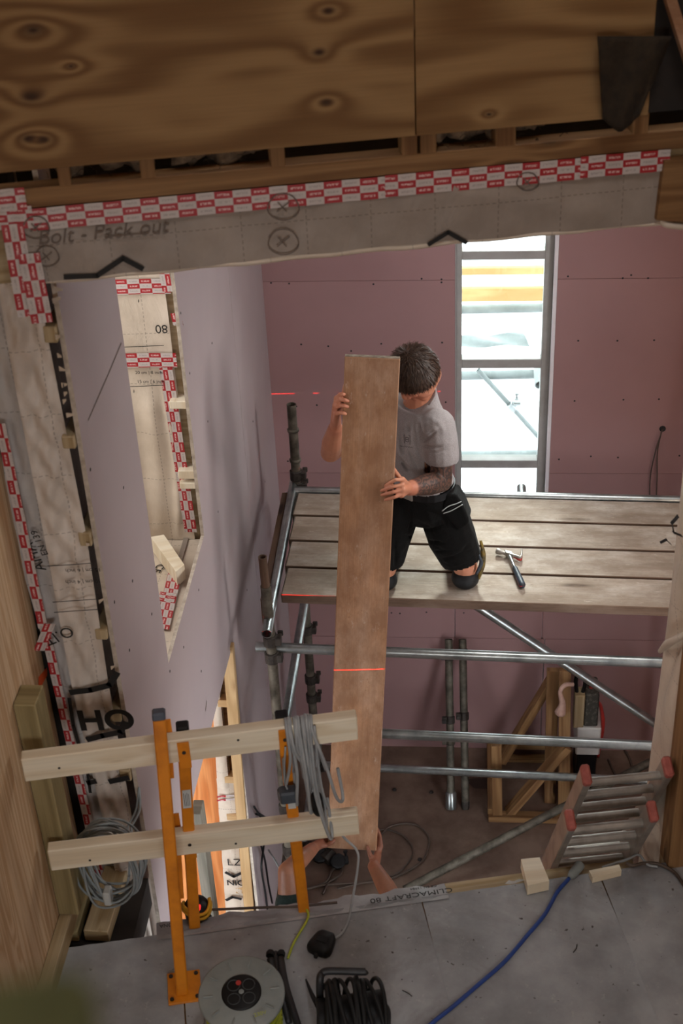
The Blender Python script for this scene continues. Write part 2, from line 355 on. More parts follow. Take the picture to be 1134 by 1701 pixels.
def mat_membrane(name, c1, c2, lines=True, rough=.5, dash=(.17, .20)):
    t = NT(name); v = t.coords('Object'); f = t.noise(v, 5.0, 5, .65); col = t.ramp(f, [(.3, lin(c1)), (.7, lin(c2))])
    if lines:
        uv = t.coords('UV', rand=False); sp = t.n('ShaderNodeSeparateXYZ'); t.l(uv, sp.inputs[0]); m_ = None
        for a, b, per in ((0, 1, dash[0]), (1, 0, dash[1])):
            q = t.math('ABSOLUTE', t.math('SUBTRACT', t.math('FRACT', t.math('DIVIDE', sp.outputs[a], per)), .5)); ln = t.math('LESS_THAN', q, .0016 / per)
            ds = t.math('LESS_THAN', t.math('FRACT', t.math('DIVIDE', sp.outputs[b], .017)), .6); k = t.math('MULTIPLY', ln, ds); m_ = k if m_ is None else t.math('MAXIMUM', m_, k)
        col = t.mix(t.math('MULTIPLY', m_, .4), col, lin('#3c332c'))
    v2 = t.coords('Object', (1, 1, .6)); t.bump(t.noise(v2, 14, 5, .6, .6), .35, .012)
    return t.done(col, rough, 0, .5)
M['membrane'] = mat_membrane('beige_membrane', '#a0948a', '#8a7f76')
M['membrane_column'] = mat_membrane('column_membrane', '#d6ccc2', '#bdb2a8')  # header membrane again, colour lightened in place of stronger light
M['membrane_grey'] = mat_membrane('grey_membrane', '#c6c1bd', '#aba6a3')
M['membrane_pale'] = mat_membrane('pale_membrane', '#d6c9b9', '#bfb1a0', dash=(.19, .22))
def mat_tape():
    t = NT('red_white_tape'); uv = t.coords('UV', rand=False); sp = t.n('ShaderNodeSeparateXYZ'); t.l(uv, sp.inputs[0])
    a = t.math('DIVIDE', sp.outputs[0], .047); b = t.math('DIVIDE', sp.outputs[1], .0195)
    par = t.math('FLOORED_MODULO', t.math('ADD', t.math('FLOOR', a), t.math('FLOOR', b)), 2.0); isred = t.math('LESS_THAN', par, .5)
    fa = t.math('FRACT', a); fb = t.math('FRACT', b)
    inx = t.math('LESS_THAN', t.math('ABSOLUTE', t.math('SUBTRACT', fa, .5)), .33); iny = t.math('LESS_THAN', t.math('ABSOLUTE', t.math('SUBTRACT', fb, .5)), .16)
    nz = t.n('ShaderNodeTexNoise'); nz.inputs['Scale'].default_value = 1.0; nz.inputs['Detail'].default_value = 1
    mp = t.n('ShaderNodeMapping'); mp.inputs[3].default_value = (420, 160, 1); t.l(uv, mp.inputs[0]); t.l(mp.outputs[0], nz.inputs['Vector'])
    ink = t.math('MULTIPLY', t.math('MULTIPLY', inx, iny), t.math('GREATER_THAN', nz.outputs[0], .47))
    red = t.mix(t.math('MULTIPLY', ink, .75), lin('#a3232c'), lin('#e6c9c6')); wht = t.mix(t.math('MULTIPLY', ink, .45), lin('#c2b9b6'), lin('#857b7c'))
    col = t.mix(isred, wht, red); v = t.coords('Object'); t.bump(t.noise(v, 40, 3), .25, .003)
    return t.done(col, .4, 0, .5)
M['tape'] = mat_tape()
def mat_glass():
    t = NT('window_glass'); n = t.t.nodes; gl = n.new('ShaderNodeBsdfGlossy'); gl.inputs['Roughness'].default_value = .02; tr = n.new('ShaderNodeBsdfTransparent'); tr.inputs[0].default_value = (.93, .98, .96, 1)
    mx = n.new('ShaderNodeMixShader'); mx.inputs[0].default_value = .06; t.l(tr.outputs[0], mx.inputs[1]); t.l(gl.outputs[0], mx.inputs[2]); t.l(mx.outputs[0], n['Material Output'].inputs[0]); return t.m
M['glass'] = mat_glass()
def mat_trans(name, c, amt=.6):
    t = NT(name); n = t.t.nodes; d = n.new('ShaderNodeBsdfDiffuse'); d.inputs[0].default_value = lin(c); tr = n.new('ShaderNodeBsdfTranslucent'); tr.inputs[0].default_value = lin(c)
    mx = n.new('ShaderNodeMixShader'); mx.inputs[0].default_value = amt; t.l(d.outputs[0], mx.inputs[1]); t.l(tr.outputs[0], mx.inputs[2]); t.l(mx.outputs[0], n['Material Output'].inputs[0]); return t.m
M['sheeting'] = mat_trans('white_sheeting', '#f4f6f6')

# =================================================================== THE SETTING
def st(name): return thing(name, None, None, (0, 0, 0), None, 'structure')
def setting(name, label, loc=(0, 0, 0)): o = thing(name, label, None, loc, None, 'structure'); return o
LW = -1.08                                    # face of the left plasterboard wall; the far wall face is y = 7

# ---- ground floor and landing
m = MB(); m.abox((-4, -1.2, -.2), (3.6, 7.4, 0)); m.build('floor', M['floor'], None, 'dusty brown ground floor of the stairwell, far below', None, None, 'structure')
lf = setting('floor', 'grey membrane covered landing floor in the foreground')
m = MB(); m.prism([W(-.62, -4.4, 2.44), W(2.6, -4.4, 2.44), W(2.6, -.001, 2.44), W(-.33, -.001, 2.44)], (0, 0, .25)); m.build('floor_deck', M['lumber_brown'], lf)
def ldisp(a, b): return .0016 * math.sin(a * 23 + b * 7) * math.sin(b * 17 + 2) + .001 * math.sin(41 * a * b + 1)
lanes = [(-.62, .095), (.10, .905), (.91, 1.52), (1.525, 2.6)]     # strips of membrane with lapped seams
for i, (u0, u1) in enumerate(lanes):
    m = MB(); z = LZ + .0015 * (i % 2); sk = (-.05, .0, .07, .10)[i]; sk2 = (.0, .07, .10, .1)[i]
    uL = u0 if i else -.62; uR = u1
    m.sheet(W(uL - sk * 0 + (0 if i else 0), -4.3, z), W(uR + .09 * (i in (1, 2)) , -4.3, z), W(uR, .004, z), W(max(uL, -.34), .004, z), 24, 60, ldisp)
    m.build('membrane_strip', M['landing'], lf)
fl = MB(); fl.sheet(W(.02, -.02, LZ + .004), W(1.0, -.02, LZ + .004), W(1.0, .062, LZ - .012), W(.02, .062, LZ - .012), 40, 5, lambda a, b: .006 * math.sin(a * 31) * b + .004 * math.sin(a * 77 + 1) * b)
fp = fl.build('membrane_flap', M['flap'], lf, 'pale membrane flap turned over the landing edge with upside down lettering')
nrm = unit(np.cross(W(1, 0, 0) - W(0, 0, 0), W(0, .082, -.016) - W(0, 0, 0)))
text_part('CLIMACRAFT 80', Pz(683, 1487, LZ + .0075), -U, -(V * .98 - ZV * .19), .034, M['ink'], lf, width=1.15)
text_part('CE EN 13984', Pz(703, 1474, LZ + .003), -U, -(V * .98 - ZV * .19), .015, M['ink'], lf, width=1.1)
text_part('ONA', Pz(276, 1537, LZ + .004), -U, -V, .02, M['ink'], lf)
m = MB(); m.beam(W(1.0, .035, 2.655), W(1.66, .03, 2.655), .07, .05); m.build('edge_timber', M['lumber_dull'], lf)

# ---- far wall of pink plasterboard
WX0, WX1, WZ0, WZ1 = -.052, .484, 1.5, 4.3
wf = setting('wall_far', 'dim pink plasterboard wall at the far side with one tall window')
m = MB()
for lo, hi in (((-1.5, 7.016, 0), (WX0, 7.34, 5.4)), ((WX1, 7.016, 0), (3.0, 7.34, 5.4)), ((WX0, 7.016, 0), (WX1, 7.34, WZ0)), ((WX0, 7.016, WZ1), (WX1, 7.34, 5.4))): m.abox(lo, hi)
m.build('backing', M['reveal_white'], wf)  # white so its outer face bounces daylight onto the boards outside
zs = [0.0, .91, 2.11, 3.309, 4.51, 5.3]
for k in range(5):
    z0, z1 = zs[k] + .0012, zs[k + 1] - .0012
    xs = [(-1.095, WX0), (WX1, 1.62), (1.623, 2.3)]
    if z0 < WZ0 < z1 or z1 < WZ0 or z0 > WZ1 or z0 < WZ1 < z1:
        if z1 <= WZ0 or z0 >= WZ1: xs = [(-1.095, .50), (.503, 2.3)]
        elif z0 < WZ0: xs.append((WX0 + .001, WX1 - .001, z0, WZ0))
        else: xs.append((WX0 + .001, WX1 - .001, WZ1, z1))
    for q in xs:
        m = MB(); a, b = (q[2], q[3]) if len(q) == 4 else (z0, z1); m.abox((q[0] + .0012, 7.0, a), (q[1] - .0012, 7.015, b)); m.build('plasterboard', M['pink'], wf)
m = MB()
scr = [(583, 583), (633, 571), (734, 569), (733, 464), (700, 463), (733, 469), (943, 459), (1034, 462), (1048, 457), (1076, 462), (500, 572), (450, 470), (480, 471), (960, 566), (1025, 566), (1086, 565), (954, 666), (1035, 664), (1094, 663), (928, 763), (981, 758), (1026, 760), (478, 766), (492, 675), (740, 668), (526, 673), (650, 1018), (664, 1019), (708, 1017), (770, 1018), (1128, 757), (1015, 1090), (900, 1060), (620, 472), (545, 575)]
for x, y in scr:
    p = Py(x, y, 6.9995); m.cyl(p, p + A(0, -.0008, 0), .0055, n=8)
m.build('screw_head', M['ink'], wf, None, None, None, 'stuff')
t = Py(1100, 712, 6.998); m = MB(); m.cyl(t, t - A(0, .004, 0), .018, n=14); m.build('cable_hole', M['ink'], wf)

# ---- tall window in the far wall
wn = setting('window_1', 'tall narrow grey framed window, blown out by daylight')
YF = 7.06
fr = MB(); xa, xb = -.046, .466
fr.abox((xa, YF, WZ0), (xa + .030, YF + .07, WZ1), .003, 2); fr.abox((xb - .048, YF, WZ0), (xb, YF + .07, WZ1), .003, 2)
fr.abox((xa, YF, WZ0), (xb, YF + .07, WZ0 + .05), .003); fr.abox((xa, YF, WZ1 - .05), (xb, YF + .07, WZ1), .003); fr.build('frame', M['frame_grey'], wn)
tz = [Py(830, p, YF)[2] for p in (417, 432, 597, 612, 765, 778)]
tz = [(tz[1], tz[0]), (tz[3], tz[2]), (tz[5], tz[4])]
for a, b in tz: m = MB(); m.abox((xa + .03, YF, a), (xb - .048, YF + .07, b), .003); m.build('transom', M['frame_grey'], wn)
ed = [WZ1 - .05] + [z for a, b in tz for z in (b, a)] + [WZ0 + .05]
for i in range(0, 8, 2): m = MB(); m.abox((xa + .03, YF + .04, ed[i + 1]), (xb - .048, YF + .046, ed[i])); m.build('pane', M['glass'], wn)
m = MB(); m.abox((xb, 7.0, WZ0), (WX1, 7.33, WZ1)); m.build('reveal', M['reveal_white'], wn)
m = MB(); m.abox((WX0, 7.002, WZ0), (xa, 7.33, WZ1)); m.build('reveal', M['frame_grey'], wn)
# ---- outside: pale ground, white scaffold sheeting; scaffold boards, rail and brace are things
m = MB(); m.abox((-14, 7.36, -.5), (14, 30, -.2)); m.build('floor', M['reveal_white'], None, 'pale ground outside the window', None, None, 'structure')
m = MB(); m.sheet((-6, 9.4, -.2), (6, 9.4, -.2), (6, 9.4, 7.5), (-6, 9.4, 7.5), 60, 40, lambda a, b: .03 * math.sin(a * 120) + .03 * math.sin(b * 50 + a * 20)); m.build('scaffold_sheeting', M['sheeting'], None, 'white scaffold sheeting hanging outside behind the window', 'sheeting')

# ---- left wall: mauve plasterboard with a window opening above and a door opening below
wl = setting('wall_left', 'pale mauve plasterboard wall on the left with cut openings')
def board_yz(outline, x, th, nm='plasterboard'):
    m = MB(); P = [A(x, a, b) for a, b in outline]; n = len(P); vs = P + [p - A(th, 0, 0) for p in P]
    m.add(vs, [tuple(range(n)), tuple(range(n, 2 * n))[::-1]], None, False, 0)
    m.add(vs, [(i, n + i, n + (i + 1) % n, (i + 1) % n) for i in range(n)], None, False, 1)
    o = m.build(nm, [M['mauve'], M['board_core']], wl)
    bm = bmesh.new(); bm.from_mesh(o.data); bmesh.ops.triangulate(bm, faces=[f for f in bm.faces if len(f.verts) > 4]); bmesh.ops.recalc_face_normals(bm, faces=bm.faces[:]); bm.to_mesh(o.data); bm.free(); return o
OA0, OA1, OAZ = 4.02, 4.86, 3.112; OB0, OB1, OBZ = 3.56, 5.14, 2.30
board_yz([(3.42, 5.2), (3.42, .01), (OB0, .01), (OB0, 2.388), (OB1, 2.268), (OB1, .01), (6.0, .01), (6.0, 5.2), (OA1, 5.2), (OA1, OAZ), (OA0, OAZ), (OA0, 5.2)], LW, .014)
board_yz([(6.003, .01), (6.998, .01), (6.998, 5.2), (6.003, 5.2)], LW, .014)
m = MB()
for x, y in [(105, 640), (230, 500), (222, 650), (150, 780), (205, 810), (300, 520), (315, 620), (318, 760), (330, 980), (252, 1020), (220, 965), (215, 1080), (190, 1000), (305, 1075), (282, 1115), (352, 570), (345, 700), (362, 850), (420, 700), (410, 980), (334, 1115), (445, 545), (440, 800)]:
    p = Px(x, y, LW + .0005); m.cyl(p, p + A(.0008, 0, 0), .0055, n=8)
m.build('screw_head', M['ink'], wl, None, None, None, 'stuff')
m = MB(); ribbon(m, [Px(201, 570, LW), Px(178, 625, LW), Px(146, 698, LW)], .006, A(1, 0, 0)); ribbon(m, [Px(343, 1165, LW), Px(341, 1180, LW)], .014, A(1, 0, 0)); m.build('pencil_line', M['pen'], wl)
BX = -1.165                                   # membrane plane behind the battens
def back_yz(outline):
    m = MB(); m.prism([A(BX, a, b) for a, b in outline], (-.02, 0, 0)); o = m.build('vapour_membrane', M['membrane'], wl)
    bm = bmesh.new(); bm.from_mesh(o.data); bmesh.ops.triangulate(bm, faces=[f for f in bm.faces if len(f.verts) > 4]); bmesh.ops.recalc_face_normals(bm, faces=bm.faces[:]); bm.to_mesh(o.data); bm.free()
back_yz([(3.50, 5.2), (3.50, 0), (3.66, 0), (3.66, 2.5), (5.20, 2.5), (5.20, 0), (7.3, 0), (7.3, 5.2), (4.94, 5.2), (4.94, 3.05), (3.94, 3.05), (3.94, 5.2)])
# battens between membrane and plasterboard (their blocks show in the gaps)
def nog(px, py, x0, y0, dy, dz, mt='lumber_dull'):
    c = Px(px, py, -1.12); m = MB(); m.abox((-1.132 if y0 < 4 else -1.164, y0, c[2] - dz / 2), (-1.0955, y0 + dy, c[2] + dz / 2), .003, 1); m.build('nogging', M[mt], wl)
for px, py, dz in ((101, 518, .06), (123, 708, .05), (149, 868, .06), (176, 1022, .05), (198, 1160, .05), (213, 1260, .06)): nog(px, py, 0, 3.402, .28, dz * .8)
for px, py, dz in ((303, 664, .035), (317, 778, .04), (318, 800, .03)): nog(px, py, 0, 4.885, .3, dz, 'lumber')
# thick reveal of the upper opening (membrane, tape) and its sill
RY = 4.93
def tape(parent, p0, p1, wdir, width, n, o=0.0, seg=10, lift=.002, wob=.0012):
    """red and white sealing tape from p0 to p1, wdir across"""
    p0, p1 = np.array(p0, float), np.array(p1, float); L = np.linalg.norm(p1 - p0); wv = unit(wdir) * width; n = unit(n); m = MB(); vs = []; fs = []; uv = []
    k = max(seg, int(L / .05))
    for i in range(k + 1):
        q = p0 + (p1 - p0) * i / k + n * (lift + wob * math.sin(i * 1.9)); vs += [q, q + wv * .5 + n * .0004 * math.sin(i * 2.7), q + wv]
    for i in range(k):
        for j in (0, 1):
            fs.append((i * 3 + j, (i + 1) * 3 + j, (i + 1) * 3 + j + 1, i * 3 + j + 1)); a, b = o + L * i / k, o + L * (i + 1) / k
            uv.append([(a, j * width / 2), (b, j * width / 2), (b, (j + 1) * width / 2), (a, (j + 1) * width / 2)])
    m.add(vs, fs, uv, True); return m.build('seal_tape', M['tape'], parent)
def fold(a, b):
    k = max(0.0, min(1.0, (.37 - b) / .06)) * min(1.0, b / .05)
    return k * (.022 * math.exp(-((a - .80 - .06 * math.sin(b * 5)) / .05) ** 2) * (.5 + .5 * math.sin(b * 3)) + .016 * math.exp(-((a - .74 + .22 * b) / .035) ** 2) * (b < .75) + .012 * math.exp(-((a - .90 - .05 * math.sin(b * 7)) / .02) ** 2) ) + .003 * math.sin(a * 19 + b * 13) + .003 * math.sin(b * 37 + a * 5)
m = MB(); m.sheet((-1.9, RY, 3.02), (-1.137, RY, 3.02), (-1.137, RY, 5.15), (-1.9, RY, 5.15), 110, 110, fold); m.build('reveal_membrane', M['membrane_pale'], wl)
m = MB(); m.abox((-1.9, RY + .02, 3.0), (-1.10, RY + .12, 5.2)); m.build('reveal_stud', M['lumber_dull'], wl)
m = MB(); m.sheet((-1.9, 3.9, 3.045), (-1.10, 3.9, 3.045), (-1.10, RY, 3.045), (-1.9, RY, 3.045), 30, 36, lambda a, b: .005 * math.sin(a * 17 + b * 9)); m.build('sill_membrane', M['membrane_pale'], wl)
m = MB(); m.abox((-1.9, 3.88, 2.95), (-1.096, RY + .1, 3.035)); m.build('sill_plate', M['lumber_dull'], wl)
yr = RY - .014
tape(wl, Py(284, 596, yr), Py(327, 884, yr), A(-1, 0, 0), .052, A(0, -1, 0))
tape(wl, Py(205, 587, yr - .004) + A(-.35, 0, 0), Py(292, 586, yr - .004), A(0, 0, -1), .062, A(0, -1, 0), .02)
tape(wl, Py(192, 466, yr) + A(-.35, 0, 0), Py(281, 462, yr), A(0, 0, -1), .062, A(0, -1, 0), .03)
tape(wl, Py(262, 440, yr - .004), Py(270, 484, yr - .004), A(1, 0, 0), .04, A(0, -1, 0), .01)
tape(wl, Py(283, 520, yr), Py(288, 540, yr), A(1, 0, 0), .04, A(0, -1, 0), .01)
s0, s1 = Pz(281, 1048, 3.053), Pz(304, 948, 3.053); tape(wl, s0, s1, A(-1, .2, 0), .06, A(0, 0, 1), .02, lift=.006)
s0, s1 = Pz(262, 1000, 3.053), Pz(289, 1003, 3.053); tape(wl, s0, s1, A(0, 1, 0), .06, A(0, 0, 1), .02, lift=.008)
text_part('80', Py(268, 546, yr - .002), A(-1, 0, 0), A(0, 0, -1), .05, M['ink'], wl)
text_part('20 cm | 8 inch', Py(247, 619, yr - .004), A(1, 0, 0), A(0, 0, 1), .019, M['ink'], wl)
text_part('15 cm | 6 inch', Py(250, 634, yr - .004), A(1, 0, 0), A(0, 0, 1), .019, M['ink'], wl)
text_part('CE', Pz(263, 944, 3.054), A(-.3, -1, 0), A(1, -.3, 0), .05, M['ink'], wl)
m = MB()
for y0 in (576, 642): ribbon(m, [Py(195, y0, yr), Py(230, y0 - 1, yr), Py(272, y0 - 3, yr)], .003, A(0, -1, 0), .004)
m.build('printed_line', M['ink'], wl)
# lower opening: post, membrane column, orange plywood
m = MB(); m.beam((-1.142, 5.155, 0), (-1.092, 5.155, 2.30), .052, .045, (0, 1, 0)); m.build('stud', M['lumber_tan'], wl, 'pale timber stud at the edge of the lower opening')
for z in (.62, 1.42, 1.92, 1.16): m = MB(); m.abox((-1.20, 5.175, z - .022), (-1.10, 5.25, z + .022), .002); m.build('nogging', M['lumber_tan'], wl)
m = MB(); m.sheet((-1.288, 5.19, 0), (-1.13, 5.19, 0), (-1.13, 5.19, 1.42), (-1.232, 5.19, 1.42), 14, 50, lambda a, b: .010 * math.sin(a * 3.1) + .006 * math.sin(b * 40 + a * 4) * math.sin(a * 3) + .004 * math.sin(b * 77)); m.build('membrane_column', M['membrane_pale'], wl)
m = MB(); m.sheet((-1.232, 5.185, 1.36), (-1.17, 5.185, 1.36), (-1.162, 5.185, 2.2), (-1.192, 5.185, 2.2), 8, 30, lambda a, b: .012 * math.sin(a * 3.1)); m.build('membrane_column', M['membrane_pale'], wl)
m = MB(); m.abox((-1.21, 5.225, 0), (-1.09, 5.30, 2.5)); m.build('backing', M['lumber_brown'], wl)
m = MB(); m.abox((-2.9, 5.24, 0), (-1.18, 5.262, 2.6), 0, 2); m.build('plywood_sheet', M['ply_orange'], wl, 'orange toned plywood seen through the lower opening')
ym = 5.168
text_part('NIO', Py(392, 1467, ym), A(1, 0, 0), A(0, 0, 1), .055, M['ink'], wl, bold=.001); text_part('LZ', Py(389, 1433, ym), A(1, 0, 0), A(0, 0, 1), .07, M['ink'], wl)
m = MB(); ribbon(m, [Py(375, 1449, ym), Py(388, 1456, ym), Py(401, 1450, ym)], .018, A(0, -1, 0)); ribbon(m, [Py(376, 1495, ym), Py(386, 1490, ym), Py(400, 1493, ym)], .018, A(0, -1, 0)); m.build('printed_line', M['ink'], wl)
for py in (1322, 1328): tape(wl, Py(360, py, ym), Py(392, py - 3, ym), A(0, 0, -1), .012, A(0, -1, 0), .0)
m = MB(); m.abox((-2.95, 3.3, 0), (-2.9, 7.3, 2.5)); m.build('backing', M['ply_orange'], wl)
m = MB(); m.abox((-2.3, 3.7, 2.56), (-2.2, 5.2, 5.3)); m.build('backing', M['membrane_pale'], wl)  # this and the next three: unseen box added to shut out sky light
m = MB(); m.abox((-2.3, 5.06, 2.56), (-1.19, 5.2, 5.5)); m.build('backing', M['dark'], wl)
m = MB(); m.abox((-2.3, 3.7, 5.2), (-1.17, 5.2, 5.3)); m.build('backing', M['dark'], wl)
m = MB(); m.abox((-2.3, 3.66, 2.56), (-1.19, 3.76, 5.3)); m.build('backing', M['membrane_pale'], wl)
m = MB(); m.abox((-2.9, 3.5, 2.5), (-1.17, 5.3, 2.56)); m.build('backing', M['lumber_dull'], wl)

# ---- ceiling and right wall of the far room (outside the picture)
m = MB(); m.prism([W(-.6, .46, 5.5), W(3.4, .46, 5.5), A(2.4, 7.34, 5.5), A(-1.4, 7.34, 5.5)], (0, 0, .1))
m.build('ceiling', M['mauve'], None, 'plasterboard ceiling over the stairwell', None, None, 'structure')
m = MB()
m.abox((2.3, 3.0, 0), (2.4, 7.34, 5.6))
m.build('wall_right', M['pink'], None, 'pink plasterboard wall on the right of the stairwell', None, None, 'structure')

# ---- near opening: header, left column, right jamb, plywood above
HV = .25
wnr = setting('wall_near', 'membrane covered header over the opening with plywood above')
zb = [Pv(105, 462, HV)[2], Pv(1100, 372, HV)[2]]; zbm = sum(zb) / 2
uA = (Pv(20, 440, HV) - O) @ U; uB = (Pv(1103, 350, HV) - O) @ U
zt0 = Pv(55, 345, HV)[2]; zpl = Pv(567, 237, HV)[2]; zplate0 = Pv(567, 300, HV)[2]; zplate1 = Pv(567, 268, HV)[2]
def hd(a, b): return .003 * math.sin(a * 9 + b * 3) + .004 * math.exp(-((b - .55 + (a - .75) * 2.2) / .12) ** 2) * (a > .66) * (a < .93) + .0015 * math.sin(a * 60) * math.sin(b * 9)
m = MB(); m.sheet(W(uA, HV, zbm), W(uB, HV, zbm), W(uB, HV, zplate0), W(uA, HV, zplate0), 120, 12, hd); m.build('header_membrane', M['membrane'], wnr)
m = MB(); m.box(W((uA + uB) / 2, HV + .09, (zbm + zplate0) / 2), U, V, ZV, (uB - uA) / 2 + .05, .075, (zplate0 - zbm) / 2); m.build('header_beam', M['lumber_dull'], wnr)
m = MB(); m.tube([W(uA + i * (uB + .06 - uA) / 30, HV + .004 + .002 * math.sin(i), zbm - .002 + .002 * math.sin(i * 1.7)) for i in range(31)], .007, 8, True, 3); m.build('membrane_fold', M['membrane_pale'], wnr)
m = MB(); m.box(W((uA + uB) / 2, HV + .03, (zplate0 + zplate1) / 2 + .002), U, V, ZV, (uB - uA) / 2 + .12, .03, (zplate1 - zplate0) / 2, .002); m.build('sole_plate', M['lumber_brown'], wnr)
# tape along the top of the header
ta, tb = Pv(50, 374, HV), Pv(1108, 293, HV); zt = (ta[2] + tb[2]) / 2
for k, (a, b) in enumerate(((.0, .55), (.545, .86), (.855, 1.0))):
    uu0 = (ta - O) @ U; uu1 = (tb - O) @ U
    tape(wnr, W(uu0 + (uu1 - uu0) * a, HV, zt + .003 * k), W(uu0 + (uu1 - uu0) * b, HV, zt + .002 * k), ZV, .058, -V, .013 * k, lift=.004 + .002 * k)
# tape corner at the left
def vt(p0, p1, wd, o, lift=.006): tape(wnr, Pv(*p0, HV), Pv(*p1, HV), U, wd, -V, o, lift=lift)
tape(wnr, Pv(-20, 352, HV), Pv(46, 346, HV), ZV, .058, -V, .02, lift=.009); tape(wnr, Pv(-20, 382, HV), Pv(58, 377, HV), ZV, .06, -V, .04, lift=.007)
vt((2, 372), (30, 525), .055, .0, .0095); vt((30, 420), (53, 535), .055, .02, .012)
# pen marks: handwriting, circles with crosses, black roof shaped lines
hv = lambda x, y: Pv(x, y, HV)
text_part('Bolt - Pack out', hv(170, 385) - V * .007, U, ZV, .055, M['pen'], wnr, shear=.25)
m = MB()
def ring(cx, cy, r, wd=.0035):
    ribbon(m, [hv(cx + r * math.cos(t) * (1 + .06 * math.sin(3 * t)), cy + r * .85 * math.sin(t)) for t in np.linspace(.2, 6.6, 22)], wd, -V, .008)
    ribbon(m, [hv(cx - r * .4, cy + r * .3), hv(cx + r * .4, cy - r * .35)], wd, -V, .008); ribbon(m, [hv(cx - r * .35, cy - r * .3), hv(cx + r * .2, cy + r * .3)], wd, -V, .008)
ring(470, 342, 26); ring(470, 400, 25); ring(60, 376, 22); ring(78, 424, 20); ring(875, 300, 18)
ribbon(m, [hv(175, 391), hv(242, 386)], .003, -V, .008); m.build('pen_mark', M['pen'], wnr)
m = MB(); ribbon(m, [hv(108, 458), hv(161, 456), hv(204, 427), hv(236, 444)], .014, -V, .009); ribbon(m, [hv(711, 404), hv(743, 384), hv(773, 401)], .012, -V, .009); m.build('black_line', M['ink'], wnr)
# plywood above, studs and wool in the gap under it
PV_ = HV - .03
M['ply_top'] = wood('plywood_warm', '#97774f', '#6b4a27', '#2a140a', rings=6.0, su=.8, sv=4.6, fine=.14, knots=False, bump=.05, at=[(Pv(x, y, PV_), r) for x, y, r in ((55, 50, .013), (52, 160, .014), (48, 230, .010), (72, 232, .010), (530, 87, .010), (542, 170, .009), (118, 110, .005), (545, 18, .009), (812, 190, .005))])
useam = (Pv(689, 110, PV_) - O) @ U; zp0 = Pv(567, 237, PV_)[2]
for a, b in ((-.55, useam - .0015), (useam + .0015, (Pv(1086, 60, PV_) - O) @ U)):
    m = MB(); m.box(W((a + b) / 2, PV_ + .009, zp0 + .61), U, V, ZV, (b - a) / 2, .009, .61, .001); m.build('plywood_panel', M['ply_top'], wnr)
ue = (Pv(1086, 60, PV_) - O) @ U
m = MB(); m.box(W(ue + .4, PV_ + .03, zp0 + .7), U, V, ZV, .4, .01, .7); m.build('backing', M['dark'], wnr)  # dark panel stands in for the unlit side wall beyond the plywood
m = MB(); m.prism([Pv(1100, -20, PV_ - .03), Pv(1118, -20, PV_ - .03), Pv(1165, 130, PV_ - .03), Pv(1147, 130, PV_ - .03)], V * .03); m.build('dark_batten', M['board_brown'], wnr)
m = MB(); m.box(W(.7, PV_ + .009, zp0 + 1.23 + 1.0), U, V, ZV, 1.25, .009, 1.0); m.build('plywood_panel', M['ply_top'], wnr)
zs0, zs1 = zplate1, zp0 + .25
for px, wd in ((102, 20), (242, 24), (459, 25), (677, 26), (708, 28), (835, 34), (1055, 26)):
    u0 = (Pv(px, 255, HV + .03) - O) @ U; m = MB(); m.box(W(u0, HV + .03, (zs0 + zs1) / 2), U * 0 + ZV, U, V, (zs1 - zs0) / 2, wd * .0017 / 2 * .9, .03, .002); m.build('stud', M['lumber_brown'], wnr)
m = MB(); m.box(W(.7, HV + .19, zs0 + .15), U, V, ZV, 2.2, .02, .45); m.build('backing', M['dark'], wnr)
def tuft(mb, c, su, sv, sz, n=26):
    """torn mineral wool: crumpled lump"""
    bm = bmesh.new(); bmesh.ops.create_icosphere(bm, subdivisions=2, radius=1.0)
    vs = []
    for q in bm.verts:
        r = 1 + .32 * math.sin(q.co.x * 7 + c[0] * 31) * math.sin(q.co.y * 9 + c[1] * 17) + .25 * math.sin(q.co.z * 11 + c[0] * 53) + random.uniform(-.15, .15)
        vs.append(np.array(c) + r * (q.co.x * su * U + q.co.y * sv * V + q.co.z * sz * ZV))
    fs = [tuple(v.index for v in f.verts) for f in bm.faces]; bm.free(); mb.add(vs, fs, None, True)
for u0, s_ in ((.10, .05), (.21, .05), (.27, .04), (.40, .045), (.49, .05), (.55, .04), (1.02, .05), (1.12, .05), (1.20, .04), (1.28, .05)):
    m = MB(); tuft(m, W(u0, HV + .07, zs0 + .045), s_, .03, .038); m.build('wool_tuft', M['wool'], wnr)
m = MB(); 
for k in range(60):
    u0 = random.choice((.1, .22, .3, .45, .52, 1.05, 1.15, 1.25, 1.3)) + random.uniform(-.06, .06); p = W(u0, HV + .02, zs0 + random.uniform(.0, .06)); q = p + U * random.uniform(-.03, .03) + ZV * random.uniform(-.015, .02) - V * random.uniform(0, .012); m.tube([p, (p + q) / 2 + ZV * .006, q], .0008, 4, True, 3)
m.build('wool_fibre', M['hessian'], wnr, None, None, None, 'stuff')
# sacking hanging at the right over the plywood edge
m = MB(); pts = []
def sackp(a, b):
    x0 = 1058 + a * 0 + (1 - b) * 50; return Pv(1000 - 8 * (1 - b) + a * (62 + 60 * (1 - b)), 60 + b * 160 - 25 * abs(a - .45) * b * 2, PV_ - .02 - .012 * math.sin(a * 9 + b * 4))
nu, nv = 12, 16; vs = [sackp(i / nu, j / nv) for j in range(nv + 1) for i in range(nu + 1)]
m.add(vs, [(j * (nu + 1) + i, j * (nu + 1) + i + 1, (j + 1) * (nu + 1) + i + 1, (j + 1) * (nu + 1) + i) for j in range(nv) for i in range(nu)], None, True)
o = m.build('sacking', M['hessian'], wnr, 'brown torn sacking hanging at the plywood edge'); md = o.modifiers.new('thick', 'SOLIDIFY'); md.thickness = .004
